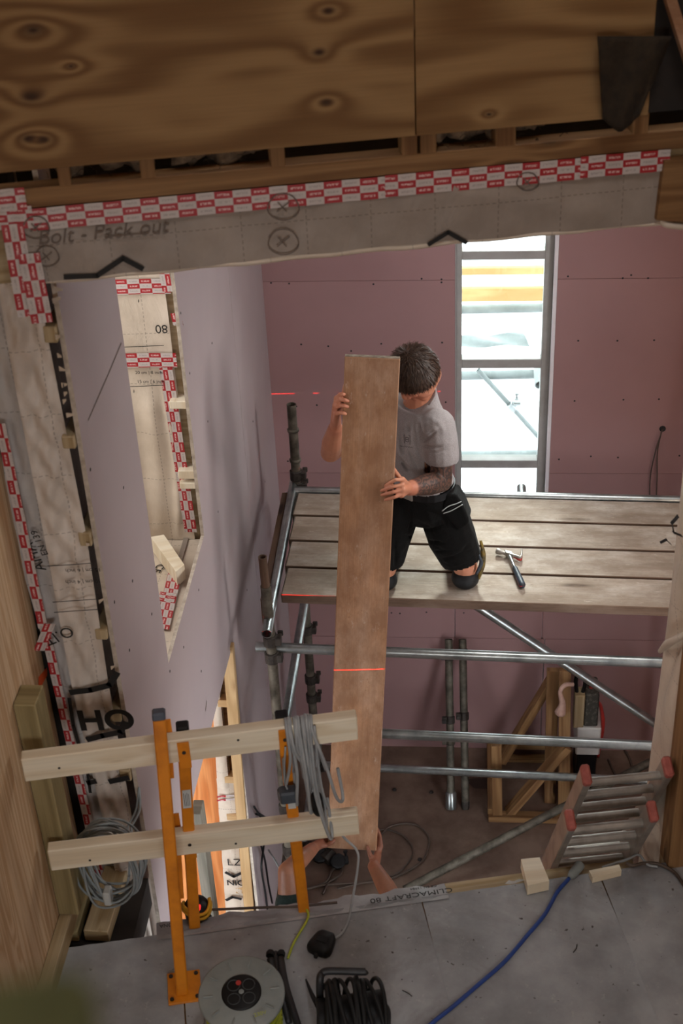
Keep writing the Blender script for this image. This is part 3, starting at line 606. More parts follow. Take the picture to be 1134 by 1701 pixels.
# end post of the header, right
m = MB(); m.prism([Pv(1104, 268, HV - .02), Pv(1180, 262, HV - .02), Pv(1180, 372, HV - .02), Pv(1090, 366, HV - .02)], V * .08); m.build('end_post', M['lumber_brown'], wnr)
m = MB(); m.tube([W((Pv(1096, 372, HV) - O) @ U, HV + .0, zbm + .004), Pv(1112, 372, HV) - V * .01, Pv(1170, 378, HV)], .010, 8); m.build('membrane_fold', M['membrane_pale'], wnr)

# left column of the opening: two membrane faces with a fold between, tape to the side plywood
wc = setting('wall_column', 'membrane wrapped column at the left of the opening')
YC = 3.40
L_t = [(-12, 690), (0, 740), (24, 900), (70, 1060), (140, 1370), (170, 1500)]; L_f = [(5, 520), (18, 600), (77, 905), (117, 1125), (147, 1255), (200, 1480)]; L_r = [(71, 520), (78, 553), (144, 893), (179, 1128), (219, 1357), (240, 1480)]
def at_y(line, py): return float(np.interp(py, [p[1] for p in line], [p[0] for p in line])) if line[0][1] <= py <= line[-1][1] else (line[0][0] + (py - line[0][1]) * (line[1][0] - line[0][0]) / (line[1][1] - line[0][1]) if py < line[0][1] else line[-1][0] + (py - line[-1][1]) * (line[-1][0] - line[-2][0]) / (line[-1][1] - line[-2][1]))
def strip(La, Lb, ya, yb, n1, n2, py0, py1, amp, mat):
    m = MB(); vs = []; uv = []
    for j in range(n2 + 1):
        py = py0 + (py1 - py0) * j / n2; pa = Py(at_y(La, py), py, ya); pb = Py(at_y(Lb, py), py, yb)
        pb[2] = pa[2] = (pa[2] + pb[2]) / 2
        for i in range(n1 + 1):
            t = i / n1; e = math.sin(math.pi * t) ** .5
            d = amp * e * (.5 * math.sin(j * .55 + t * 3) + .5 * math.sin(j * .21 + t * 9 + 1) + .45 * math.sin(j * 1.3 + t * 14) + .5 * math.sin(j * .8 - t * 11 + 2 * math.sin(j * .13)))
            vs.append(pa * (1 - t) + pb * t + A(0, -d, 0)); uv.append((t * np.linalg.norm(pb - pa), vs[-1][2]))
    fs = [(j * (n1 + 1) + i, (j + 1) * (n1 + 1) + i, (j + 1) * (n1 + 1) + i + 1, j * (n1 + 1) + i + 1) for j in range(n2) for i in range(n1)]
    m.add(vs, fs, [[uv[k] for k in f] for f in fs], True); return m.build('column_membrane', mat, wc)
strip(L_t, [(x + 5, y) for x, y in L_f], YC + .02, YC + .022, 14, 90, 330, 1590, .006, M['membrane_grey'])
L_f2 = [(x - 1, y) for x, y in L_f]
strip(L_f2, L_r, YC - .004, YC + .012, 18, 120, 330, 1590, .012, M['membrane_column'])
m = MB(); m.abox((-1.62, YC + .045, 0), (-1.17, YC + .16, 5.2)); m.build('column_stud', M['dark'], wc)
for a, b, o_ in (((-6, 700), (66, 1040), 0), ((66, 1030), (144, 1372), .03), ((144, 1380), (168, 1480), .01)):
    tape(wc, Py(a[0], a[1], YC - .0), Py(b[0], b[1], YC - .0), A(1, 0, 0), .030, A(-.1, -1, 0), o_, lift=.012)
tape(wc, Py(58, 1075, YC), Py(76, 1030, YC), A(1, 0, 0), .035, A(0, -1, 0), .01, lift=.018)
yc = YC - .016
text_part('AMA', Py(58, 925, yc + .015), A(-.25, 0, .97), A(-.97, 0, -.25), .05, M['ink'], wc); text_part('EN 139', Py(66, 902, yc + .012), A(-.25, 0, .97), A(-.97, 0, -.25), .03, M['ink'], wc)
text_part('O.IT', Py(97, 1056, yc), A(-.9, 0, -.45), A(.45, 0, -.9), .055, M['ink'], wc)
text_part('HO', Py(176, 1198, yc), A(1, 0, .05), A(-.05, 0, 1), .115, M['ink'], wc, width=1.05, bold=.0035)
text_part('15 cm | 6 inch', Py(138, 947, yc), A(-1, 0, -.05), A(.05, 0, -1), .019, M['ink'], wc); text_part('10 cm | 4 inch', Py(138, 966, yc), A(-1, 0, -.05), A(.05, 0, -1), .019, M['ink'], wc)
m = MB(); cy_ = lambda x, y: Py(x, y, yc)
ribbon(m, [cy_(118, 1150), cy_(150, 1146), cy_(182, 1138), cy_(194, 1118)], .022, A(0, -1, 0)); ribbon(m, [cy_(146, 1228), cy_(170, 1222), cy_(200, 1216), cy_(208, 1200)], .022, A(0, -1, 0))
ribbon(m, [cy_(115, 1160), cy_(122, 1205), cy_(132, 1240)], .012, A(0, -1, 0)); ribbon(m, [cy_(183, 1298), cy_(212, 1292)], .022, A(0, -1, 0)); ribbon(m, [cy_(146, 1300), cy_(158, 1298)], .02, A(0, -1, 0)); ribbon(m, [cy_(145, 1280), cy_(150, 1316)], .01, A(0, -1, 0))
for y0 in (940, 1000, 1017): ribbon(m, [cy_(78 + (y0 - 930) * .14, y0), cy_(115, y0 - 2), cy_(150 + (y0 - 900) * .1, y0 - 5)], .003, A(0, -1, 0))
m.build('printed_line', M['ink'], wc)

m = MB()
for px, py in ((98, 560), (101, 590), (104, 612), (108, 640), (112, 655), (110, 668), (116, 690), (149, 905), (170, 1000), (190, 1110), (93, 500), (96, 480)):
    q = Py(px - 6, py, YC - .005); e = A(random.uniform(.012, .026), -.006, random.uniform(-.004, .016)); m.add([q - A(0, 0, .008), q + A(0, 0, .008), q + e + A(0, 0, .003), q + e - A(0, 0, .003)], [(0, 1, 2, 3)], None, True)
m.build('torn_edge', M['membrane_pale'], wc, 'torn pale membrane edge', None, None, 'stuff')

# plywood side wall on the left with skirting
ws = setting('wall_side', 'plywood clad wall at the left of the landing')
SX = -1.325
m = MB(); m.abox((SX - .018, .6, 2.6), (SX, YC + .03, 5.04), 0, 2); m.build('plywood_sheet', M['ply_side'], ws)
m = MB(); m.abox((SX - .018, -1.2, 2.6), (SX, .597, 5.04), 0, 2); m.build('plywood_sheet', M['ply_side'], ws)
m = MB(); m.abox((SX - .018, -1.2, 5.043), (SX, YC + .03, 8.6), 0, 2); m.build('plywood_sheet', M['ply_side'], ws)
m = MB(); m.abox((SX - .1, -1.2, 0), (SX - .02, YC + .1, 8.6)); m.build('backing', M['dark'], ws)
m = MB(); p = [Px(x, y, SX + .001) for x, y in ((64, 1125), (78, 1108), (78, 1122), (64, 1147))]; m.prism(p, (.001, 0, 0)); m.build('orange_sticker', M['sticker'], ws, 'small orange sticker on the plywood')
m = MB(); m.abox((SX + .001, -1.0, LZ), (SX + .042, 3.26, LZ + .075), .003, 1); m.build('baseboard_left', M['lumber_dull'], None, 'pale timber skirting batten along the side plywood', None, None, 'structure')
# sole plates in the slot beyond the landing edge, left
m = MB(); m.beam((-1.215, 3.13, 2.665), (-1.205, YC + .02, 2.665), .085, .05); m.build('trim_1', M['lumber_dull'], None, 'pale sole plate in the slot by the side wall', None, None, 'structure')
m = MB(); m.beam((-1.30, 3.13, 2.66), (-1.30, YC + .02, 2.66), .045, .05); m.build('trim_2', M['lumber_green'], None, 'narrow dark batten beside the pale sole plate', None, None, 'structure')
m = MB(); m.abox((-1.33, 3.12, 2.5), (-1.1, YC + .02, 2.63)); m.build('trim_3', M['dark'], None, 'dark slot packing under the sole plates', None, None, 'structure')  # plain dark filler block in the empty slot

# right jamb: wrinkled membrane, strap fold, timber stud
wj = setting('wall_jamb', 'membrane wrapped right jamb of the opening with a timber stud')
J0 = [(1150, 640), (1134, 780), (1113, 990), (1078, 1270), (1060, 1430)]; J1 = [(1190, 640), (1175, 780), (1150, 990), (1118, 1200), (1094, 1440)]
m = MB(); vs = []; n1, n2 = 10, 70; uv = []
for j in range(n2 + 1):
    py = 380 + (1470 - 380) * j / n2; pa = Pv(at_y(J0, py), py, .30); pb = Pv(at_y(J1, py), py, .08)
    zz = pa[2]; pb = W((pb - O) @ U, .08, zz)
    for i in range(n1 + 1):
        t = i / n1; d = .015 * math.sin(math.pi * t) * (math.sin(j * .5 + t * 5) + .6 * math.sin(j * .17 + 8 * t)); vs.append(pa * (1 - t) + pb * t - U * d); uv.append((t * .25, zz))
fs = [(j * (n1 + 1) + i, (j + 1) * (n1 + 1) + i, (j + 1) * (n1 + 1) + i + 1, j * (n1 + 1) + i + 1) for j in range(n2) for i in range(n1)]
m.add(vs, fs, [[uv[k] for k in f] for f in fs], True); m.build('jamb_membrane', M['membrane_pale'], wj)
jb = (Pv(1113, 990, .30) - O) @ U
m = MB(); m.box(W(jb + .09, .19, 4.0), ZV, U, V, 1.9, .05, .10); m.build('jamb_core', M['lumber_dull'], wj)
m = MB(); m.tube([Pv(1096, 1082, .29), Pv(1108, 1070, .2), Pv(1122, 1062, .12), Pv(1150, 1048, .06)], [.008, .014, .012, .01], 8); m.build('membrane_fold', M['membrane_pale'], wj)
ju = (Pv(1112, 1300, .05) - O) @ U
m = MB(); m.box(W(ju + .035, .02, 4.0), ZV, U, V, 1.31, .038, .045, .003); m.build('stud', M['lumber_brown'], wj)
m = MB(); m.box(W(ju + .20, .10, 4.0), ZV, U, V, 1.31, .12, .09, .003); m.build('backing', M['lumber_brown'], wj)
m = MB(); jp = lambda x, y: Pv(x, y, .18)
ribbon(m, [jp(1130, 858), jp(1121, 868), jp(1124, 884), jp(1136, 889)], .018, -U, .01); ribbon(m, [jp(1104, 900), jp(1112, 896), jp(1120, 903)], .014, -U, .012); m.build('printed_line', M['ink'], wj)

# closing walls and roof of the landing side (outside the picture)
m = MB(); m.box(W(.7, -4.35, 5.6), U, V, ZV, 2.6, .05, 3.1); m.build('wall_back', M['ply_side'], None, 'plywood wall behind the landing', None, None, 'structure')
m = MB(); m.box(W(2.25, -2.0, 5.6), V, U, ZV, 2.5, .05, 3.1); m.build('wall_outer', M['ply_side'], None, 'plywood wall to the right of the landing', None, None, 'structure')
m = MB()
m.abox((-1.6, -1.6, 8.5), (3.4, 4.2, 8.6))
m.build('ceiling', M['mauve'], None, 'upper ceiling over the landing', None, None, 'structure')
m = MB(); m.abox((-1.4, -1.3, 0), (3.0, -1.2, 2.7)); m.build('wall_under', M['dark'], None, 'dark wall under the landing', None, None, 'structure')

# =================================================================== SCAFFOLD
SD = unit(A(1, -.04, 0)); SN = A(.04, 1, 0) / np.linalg.norm([1, .04])
def SY(x, y0): return A(x, y0 - .04 * (x + .88), 0)
def coupler(mb, c, r=.034, h=.06, ax=(0, 0, 1)):
    c = np.array(c, float); ax = unit(ax); mb.lathe(c - ax * h / 2, ax, [(0, r * .85), (.004, r), (h - .004, r), (h, r * .85)], 10, smooth=False)
    x, y, z = frame_of(ax); mb.box(c + y * r * 1.05, ax, y, z, h * .38, .016, .022, .004); mb.cyl(c + y * r * 1.2 - z * .02, c + y * r * 1.2 + z * .05, .008, n=8); mb.box(c + y * r * 1.2 + z * .052, ax, y, z, .013, .013, .008, .003)
sc = thing('scaffold', 'galvanised tube scaffold tower frame under the working deck', 'scaffold', (-.1, 5.7, 0))
stds = {'fl': ((-.893, 5.17), 2.79), 'rl': ((-.876, 6.31), 2.94), 'fr': ((1.35, 5.08), 2.9), 'rr': ((1.37, 6.22), 2.9)}
for k, ((x, y), h) in stds.items():
    m = MB(); m.cyl((x, y, .10), (x, y, h - .16 if k == 'fl' else h), .0245, n=14, hollow=.85); o = m.build('standard', M['steel_dirty'], sc)
    if k == 'fl': m = MB(); m.cyl((x, y, h - .17), (x - .003, y, h), .0195, n=14, hollow=.8); m.build('spigot', M['board_dark'], o)
    m = MB(); m.abox((x - .075, y - .075, 0), (x + .075, y + .075, .01)); m.cyl((x, y, .01), (x, y, .12), .017); m.build('base_plate', M['steel_dark'], o)
tubes = [('ledger', SY(-.97, 5.20) + A(0, 0, 2.25), SY(1.6, 5.20) + A(0, 0, 2.25)), ('ledger', SY(-.95, 5.20) + A(0, 0, 1.745), SY(1.6, 5.20) + A(0, 0, 1.745)),
         ('ledger', SY(-.95, 6.33) + A(0, 0, .45), SY(1.5, 6.33) + A(0, 0, .45)), ('guard_rail', SY(-.88, 6.242) + A(0, 0, 2.464), SY(1.6, 6.242) + A(0, 0, 2.464)),
         ('transom', A(-.8935, 6.42, 2.462), A(-.889, 5.06, 2.440)), ('transom', A(-.86, 6.40, 1.79), A(-.86, 5.10, 1.79)), ('transom', A(.3, 6.38, 2.403), A(.3, 5.36, 2.403)), ('transom', A(1.33, 6.36, 2.403), A(1.33, 5.36, 2.403)),
         ('brace', Py(778, 997, 5.93), Py(1150, 1243, 5.93)), ('brace', Py(505, 1395, 6.0), Py(528, 1235, 6.2)), ('ledger', SY(-.95, 6.36) + A(0, 0, 2.352), SY(1.5, 6.36) + A(0, 0, 2.352))]
for nm, a, b in tubes: m = MB(); m.cyl(a, b, .0245, n=16, hollow=.86); m.build(nm, M['steel'], sc)
xf, yf = stds['fl'][0]; xr, yr_ = stds['rl'][0]
for c, ax in [((xf, yf, 2.32), (0, 0, 1)), ((xf, yf, 2.22), (0, 0, 1)), ((xf, yf, 1.72), (0, 0, 1)), ((xf, yf, 1.34), (0, 0, 1)), ((xf, yf, 1.24), (0, 0, 1)), ((xf, yf, .86), (0, 0, 1)), ((xf, yf, .95), (0, 0, 1)),
              ((xr, yr_, 2.45), (0, 0, 1)), ((xr, yr_, 2.52), (0, 0, 1)), ((xr, yr_, 1.50), (0, 0, 1)), ((xr, yr_, 1.14), (0, 0, 1)), ((xr, yr_, 1.0), (0, 0, 1)), ((xr, yr_, .45), (0, 0, 1))]:
    m = MB(); coupler(m, c, ax=ax); m.build('coupler', M['steel_dark'], sc)
for z in (2.78, 2.6): m = MB(); m.lathe((xr, yr_, z), (0, 0, 1), [(0, .026), (.004, .031), (.016, .031), (.02, .026)], 10); m.build('collar', M['steel_dirty'], sc)
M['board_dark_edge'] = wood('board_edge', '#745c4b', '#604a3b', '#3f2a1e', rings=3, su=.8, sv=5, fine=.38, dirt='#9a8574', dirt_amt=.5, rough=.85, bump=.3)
# deck boards: loose, so each is a thing
lab = ['weathered scaffold board at the front edge of the deck', 'weathered scaffold board second from the front of the deck', 'weathered scaffold board third from the front, behind the hammer head', 'weathered scaffold board at the back of the deck by the rail']
y0s = [5.306, 5.537, 5.763, 5.988]; wd = [.228, .223, .222, .215]
for i in range(4):
    m = MB(); xa, xb = -.842 - .006 * i, 1.46
    c = SY((xa + xb) / 2, y0s[i] + wd[i] / 2 - .002) + A(0, 0, 2.455); t = random.uniform(-.002, .002)
    m.box(c, SD, SN, ZV, (xb - xa) / 2, wd[i] / 2 - .0055, .025, .003)
    b = m.build('scaffold_board', [M['board_grey'], M['board_dark_edge'], M['board_dark']], None, lab[i], 'board', 'scaffold boards laid as the deck')
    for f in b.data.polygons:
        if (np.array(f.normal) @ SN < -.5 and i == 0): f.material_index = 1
        elif abs(np.array(f.normal) @ SN) > .5: f.material_index = 2  # sides coloured dark so the gaps between boards read as shaded
    m = MB(); m.box(SY(xa - .0012, y0s[i] + wd[i] / 2) + A(0, 0, 2.455), SD, SN, ZV, .0012, wd[i] / 2 - .006, .024); m.build('end_band', M['steel_dirty'], b)
m = MB(); m.abox((-.952, 5.33, 2.24), (-.918, 6.27, 2.435), .002, 1); m.build('toe_board', M['board_dark'], None, 'brown board on edge between deck and left wall', 'board')
# the plank that is handed up
PT, PB = A(-.372, 5.15, 3.79), A(-.503, 4.60, 1.555)
pax = unit(PT - PB); pup = unit(np.cross(pax, A(1, .03, 0))); 
if pup[1] > 0: pup = -pup
pw = unit(np.cross(pup, pax)); 
if pw[0] < 0: pw = -pw
m = MB(); m.box((PT + PB) / 2 - pup * .019, pax, pw, pup, np.linalg.norm(PT - PB) / 2, .1125, .019, .004)
pk = m.build('plank', M['board_brown'], None, 'long brown plank held upright and handed between the two workers', 'plank')
m = MB(); m.box(PT - pup * .019 + pax * .001, pax, pw, pup, .0012, .111, .0175); m.build('end_grain', M['board_end'], pk)
def plank_pt(s, t, out=0.0):
    """s = height z on the plank's front face, t = across (-1 left edge .. 1 right edge), out towards the camera"""
    k = (s - PB[2]) / (PT[2] - PB[2]); return PB + (PT - PB) * k + pw * .1125 * t + pup * out
# ---- two props leaning on the far wall
for i, (xt, xb_) in enumerate(((745, 749), (768, 773))):
    a, b = Pz(xb_, 1344, .0), Py(xt, 1062, 6.955); d = unit(b - a)
    t = thing('scaffold_prop', ('left one' if i == 0 else 'right one') + ' of two grey steel props leaning on the far wall', 'prop', a, 'steel props on the far wall')
    m = MB(); m.cyl(a + d * .01, b, .024, n=14, hollow=.8); m.build('tube', M['steel_dirty'], t)
    m = MB(); m.lathe(a, d, [(0, .030), (.01, .034), (.10, .034), (.11, .028)] if i == 0 else [(0, .022), (.02, .026), (.05, .026)], 12); m.build('foot', M['steel'] if i == 0 else M['steel_dark'], t)
    for z, h in ((.36, .05), (.47, .05), (.80, .05)): m = MB(); coupler(m, a + d * (z + .02 * i) * 1.2, .031, h, d); m.build('collar', M['steel_dark'] if z > .4 else M['steel_dirty'], t)
# ---- claw hammer on the deck
hz = 2.481
h0 = Pz(868, 974, hz + .018); h1 = Pz(845, 921, hz + .02); hd_ = unit(h1 - h0); hs = unit(np.cross(hd_, ZV))
hm = thing('claw_hammer', 'claw hammer with steel head and blue black grip lying on the deck', 'hammer', ((h0 + h1) / 2)[:2].tolist() + [hz])
m = MB(); g1 = h0 + (h1 - h0) * .56; m.tube([h0, h0 + hd_ * .012, h0 + hd_ * .05, h0 + (h1 - h0) * .35, g1], [.012, .0165, .0165, .0145, .013], 10); m.build('grip', mk('hammer_grip', '#24303f', '#151b22', 60, .5), hm, 'blue black rubber grip')
m = MB(); m.tube([g1, h1 - hd_ * .04, h1], [.008, .0075, .010], 10, True, 5); m.build('shaft', M['steel'], hm)
m = MB(); fc = Pz(821, 914, hz + .022); cl = Pz(865, 911, hz + .016)
e = unit(fc - h1); m.box(h1, hd_, e, ZV, .013, .020, .014, .003); m.lathe(h1 + e * .012, e, [(0, .010), (.02, .009), (.03, .0135), (.048, .0145), (.053, .013)], 14); m.build('head', M['ally'], hm)
for sg in (-1, 1):
    m = MB(); q = h1 - e * .015; m.tube([q, q - e * .02 + ZV * sg * .002, q - e * .045 + ZV * sg * .007 - hd_ * .003, cl + ZV * sg * .008 - hd_ * .016], [.010, .009, .007, .003], 8); m.build('claw', M['ally'] if sg > 0 else M['red'], hm)

# =================================================================== LANDING EDGE: rails, orange posts
uL = Px(38, 1281, -1.285); zU = uL[2]; uR = Pz(594, 1211, zU); lL = Px(82, 1431, -1.285); zL = lL[2]; lR = Pz(596, 1370, zL)
rail_d = unit((uR - uL) * A(1, 1, 0)); rail_n = unit(A(rail_d[1], -rail_d[0], 0))   # towards the camera
RH, RT = .088, .042
def rail(a, b, label):
    a, b = np.array(a), np.array(b); m = MB(); m.box((a + b) / 2 - rail_n * RT / 2, unit(b - a), unit(np.cross(ZV, unit(b - a))), ZV, np.linalg.norm(b - a) / 2, RT / 2, RH / 2, .003)
    r = m.build('guard_rail', M['lumber'], None, label, 'rail', 'timber guard rails at the landing edge')
    for t in (.10, .62): m = MB(); p = a + (b - a) * (t + random.uniform(-.03, .03)) + ZV * random.uniform(-.02, .02); m.cyl(p - rail_n * .001, p + rail_n * .0012, .004, n=8); m.build('screw_head', M['ink'], r)
rail(uL, uR, 'upper pale timber guard rail with the grey cable hung over it'); rail(lL, lR, 'lower pale timber guard rail nearer the floor')
def on_rail(px, zc, off=0.0):
    """point on the rail's front face below pixel column px"""
    base = uL if zc > (zU + zL) / 2 else lL
    for py in np.linspace(1100, 1500, 801):
        p = Ppl(px, py, base + rail_n * off, rail_n)
        if p[2] <= zc: return p
def post(label, pt, pb, front, z_low, plate):
    """square tube post through top pt and foot pb with hook lips for both rails"""
    pt, pb = np.array(pt, float), np.array(pb, float); ax = unit(pt - pb)
    t = thing('guard_post', label, 'post', pb if not plate else (pb[0], pb[1], LZ), 'orange steel guard posts at the landing edge')
    m = MB(); lo = pb - ax * z_low; m.box((pt + lo) / 2, ax, rail_d, np.cross(ax, rail_d), np.linalg.norm(pt - lo) / 2, .0185, .0185, .004); m.build('upright', M['orange'], t)
    m = MB(); m.box(pt + ax * .010, ax, rail_d, np.cross(ax, rail_d), .013, .0195, .0195, .005); m.build('cap', mk('cap_grey_' + str(len(label)), '#4c5360', '#3c434e', 20, .5) if plate else M['black'], t)
    return t, ax
# front post stands on the landing in front of the rails
p1b = Pz(303, 1648, LZ + .004); ur1 = on_rail(270, zU, .022); p1t = Ppl(264, 1192, uL + rail_n * .0215, rail_n)
t1, ax1 = post('orange guard post standing on the landing in front of the rails', p1t, p1b, True, 0, True)
m = MB(); c = Pz(306, 1640, LZ + .0045); m.box(c, rail_d, unit(np.cross(ZV, rail_d)), ZV, .052, .060, .004, .001); m.build('base_plate', M['orange'], t1)
for sx in (-1, 1):
    for sy in (-1, 1): q = c + rail_d * .04 * sx + unit(np.cross(ZV, rail_d)) * .045 * sy; m = MB(); m.cyl(q + ZV * .004, q + ZV * .009, .007, n=6); m.build('bolt', M['steel_dark'], t1)
for base, zc in ((uL, zU), (lL, zL)):
    k = (zc - p1b[2]) / (p1t[2] - p1b[2]); pc = p1b + (p1t - p1b) * k; dn = (pc - base) @ rail_n
    q = pc - rail_n * (dn + RT + .004) + rail_d * .022
    m = MB(); m.box(q + ZV * .01, ZV, rail_d, rail_n, RH / 2 + .035, .013, .003, .001); q2 = pc - rail_n * (dn / 2 + RT / 2) + rail_d * .012 - ZV * (RH / 2 + .003); m.box(q2, rail_n, rail_d, ZV, (dn + RT) / 2 + .008, .015, .003); m.build('rail_hook', M['orange'], t1)
def back_post(label, pxt, pyt, pxb, pyb):
    pt = Ppl(pxt, pyt, uL - rail_n * (RT + .022), rail_n); pb = Ppl(pxb, pyb, W(0, .03, 0), V)
    t, ax = post(label, pt, pb, False, .16, False)
    for base, zc in ((uL, zU), (lL, zL)):
        k = (zc - pb[2]) / (pt[2] - pb[2]); pc = pb + (pt - pb) * k; dn = (base - pc) @ rail_n
        f = pc + rail_n * (dn + .004); lo = zc - RH / 2
        m = MB(); m.box(f - ZV * .014, ZV, rail_d, rail_n, RH / 2 + .006, .0175, .003, .001); m.box(pc + rail_n * dn / 2 + ZV * (lo - .004 - zc), rail_n, rail_d, ZV, abs(dn) / 2 + .006, .0175, .003); hk = m.build('rail_hook', M['orange'], t)
        m = MB(); m.cyl(f + rail_n * .003, f + rail_n * .006, .006, n=8); m.build('bolt', M['steel_dark'], hk)
    return t, pt, pb
t2, p2t, p2b = back_post('orange guard post with white label, behind the rails beside the laser level', 303, 1212, 323, 1536)
t3, p3t, p3b = back_post('orange guard post under the hung grey cable, right of the other two', 468, 1194, 504, 1508)
q = p2b + (p2t - p2b) * .69 + rail_n * .0195; m = MB(); m.box(q, unit(p2t - p2b), rail_d, rail_n, .038, .013, .0006); lb = m.build('label', M['label'], t2, 'small white printed label')
m = MB()
for i in range(4): ribbon(m, [q + rail_d * (-.008 + i * .005) + ZV * -.028, q + rail_d * (-.008 + i * .005) + ZV * .026 * (1 - .2 * (i % 2))], .0016, rail_n, .0012)
m.build('printed_line', M['ink'], lb)
q = p3b + (p3t - p3b) * .60 + rail_n * .0195; m = MB(); m.box(q, unit(p3t - p3b), rail_d, rail_n, .022, .012, .0006); m.build('label', M['label'], t3)
# timber upright on the left behind the rails
lp0 = Px(118, 1492, -1.30); lp1 = Px(39, 1158, -1.30)
m = MB(); yb_ = (lp0[1] + lp1[1]) / 2; m.abox((-1.323, yb_ - .055, LZ + .078), (-1.255, yb_ + .04, lp1[2]), .003, 2); m.build('timber_upright', M['lumber_green'], None, 'dull timber upright fixed to the side plywood behind the rails', 'post')

# ---- grey cable hank on the upper rail, its plug, socket box and tail
hk = thing('cable_hank', 'hank of grey cable hung over the upper rail by the orange post', 'cable', on_rail(497, zU))
for i in range(11):
    px = 475 + i * 4.4 + random.uniform(-2, 2); f = on_rail(px, zU + RH / 2, .0) ; drop = .20 + .10 * math.sin(i * 1.7) + .02 * i
    tp = f + ZV * .008; dx = rail_d * (.006 + .0016 * i + random.uniform(-.016, .016)); drop += random.uniform(-.05, .03)
    pts = [tp - rail_n * (RT + .012) - ZV * (drop * .8) + dx, tp - rail_n * (RT + .014) - ZV * .06, tp - rail_n * RT * .5 + ZV * .004, tp + rail_n * .012 - ZV * .03, tp + rail_n * (.014 + .004 * (i % 3)) - ZV * drop * .55 + dx * .6, tp + rail_n * .008 - ZV * drop + dx * 1.6, tp - rail_n * .02 - ZV * (drop + .035) + dx * 2.2, tp - rail_n * (RT + .012) - ZV * (drop * .8) + dx * 2.0]
    m = MB(); pts[4] = pts[4] + rail_n * random.uniform(0, .014) + rail_d * random.uniform(-.012, .012); m.tube(pts, .0052, 8, True, 7); m.build('cable_loop', M['grey_cable'], hk)
tl = [on_rail(522, zU + RH / 2, .012), Ppl(531, 1290, uL + rail_n * .01, rail_n), Ppl(543, 1338, uL - rail_n * .03, rail_n), Ppl(566, 1385, lL - rail_n * .10, rail_n), Ppl(592, 1412, lL - rail_n * .09, rail_n), Ppl(594, 1440, lL - rail_n * .05, rail_n), Pz(584, 1500, LZ + .03), Pz(578, 1530, LZ + .008), Pz(568, 1550, LZ + .007), Pz(552, 1562, LZ + .012)]
m = MB(); m.tube(tl, .0042, 8, True, 8); m.build('cable_tail', M['grey_cable'], hk)
m = MB(); q0, q1 = Ppl(524, 1318, uL - rail_n * .015, rail_n), Ppl(530, 1352, uL - rail_n * .02, rail_n); m.tube([q0, q0 + (q1 - q0) * .2, q0 + (q1 - q0) * .8, q1], [.012, .019, .019, .012], 10, True, 3); m.build('plug', M['rubber'], hk, 'black plug at the end of the grey cable')
sb = Ppl(478, 1320, uL + rail_n * .02 - rail_n * .03, rail_n); m = MB(); m.box(sb, unit(p3t - p3b), rail_d, rail_n, .024, .026, .022, .006)
so = m.build('socket_box', mk('slate_plastic', '#4b525b', '#3c424a', 20, .5), None, 'small slate grey socket box hung on the right orange post', 'socket')
m = MB(); m.tube([sb + ZV * .022, sb + ZV * .06 - rail_d * .006 + rail_n * .004, sb + ZV * .13 - rail_d * .004 + rail_n * .012, on_rail(474, zU - .02, .016)], .0035, 6); m.build('lead', M['grey_cable'], so)
# charger pad with the tail's other end
pd = Pz(536, 1572, LZ); bm = bmesh.new(); m = MB(); rngp = []
a1 = unit(A(.35, .94, 0)); a2 = A(a1[1], -a1[0], 0)
prof = [(0, .92), (.012, 1.0), (.026, .95), (.034, .72), (.036, .0)]
vs = []; n = 20
for h, s_ in prof:
    for k in range(n):
        t = 2 * math.pi * k / n; sq = (abs(math.cos(t)) ** 4 + abs(math.sin(t)) ** 4) ** -.25; vs.append(pd + ZV * h + s_ * sq * (a1 * .047 * math.cos(t) + a2 * (.040 - .008 * math.cos(t)) * math.sin(t)))
m.add(vs, [(j * n + k, j * n + (k + 1) % n, (j + 1) * n + (k + 1) % n, (j + 1) * n + k) for j in range(4) for k in range(n)], None, True)
bx = m.build('power_adapter', M['black'], None, 'black rounded plastic box lying on the landing at the end of the grey cable', 'box')
m = MB(); m.box(pd + ZV * .036, a1, a2, ZV, .012, .018, .0012); m.build('badge', M['rubber'], bx)
m = MB(); m.box(pd - a1 * .05 + ZV * .012, a1, a2, ZV, .008, .006, .008, .002); m.build('cable_boot', M['rubber'], bx)

# ---- coil of pale grey cable at the left column
cc = Py(183, 1436, 3.19); cl_ = thing('cable_coil', 'coil of pale grey cable hanging in the slot beside the left column', 'cable', cc)
for i in range(13):
    rx, rz = .098 + random.uniform(-.022, .016), .165 + random.uniform(-.03, .02); c = cc + A(random.uniform(-.015, .015), -.03 + .006 * i, random.uniform(-.02, .02)); ph = random.random() * 6
    pts = [c + A(rx * math.cos(t + ph) + .012 * math.sin(2 * t + i), .008 * math.sin(3 * t), rz * math.sin(t + ph)) for t in np.linspace(0, 6.28, 15)]
    m = MB(); m.tube(pts, .0042, 7, True, 4); m.build('cable_loop', M['pale_cable'], cl_)
for d in (0, .012): m = MB(); m.tube([cc + A(.08 + d, .02, .10), Py(212, 1376, 3.3) + A(d, 0, 0), Py(226, 1345, 3.36) + A(d, 0, 0), Py(231, 1308, 3.42)], .0042, 7); m.build('cable_end', M['pale_cable'], cl_)
m = MB(); m.box(cc + A(-.02, -.02, -.125), A(1, 0, 0), A(0, 1, 0), ZV, .012, .02, .03, .004); m.build('tie', M['label'], cl_)
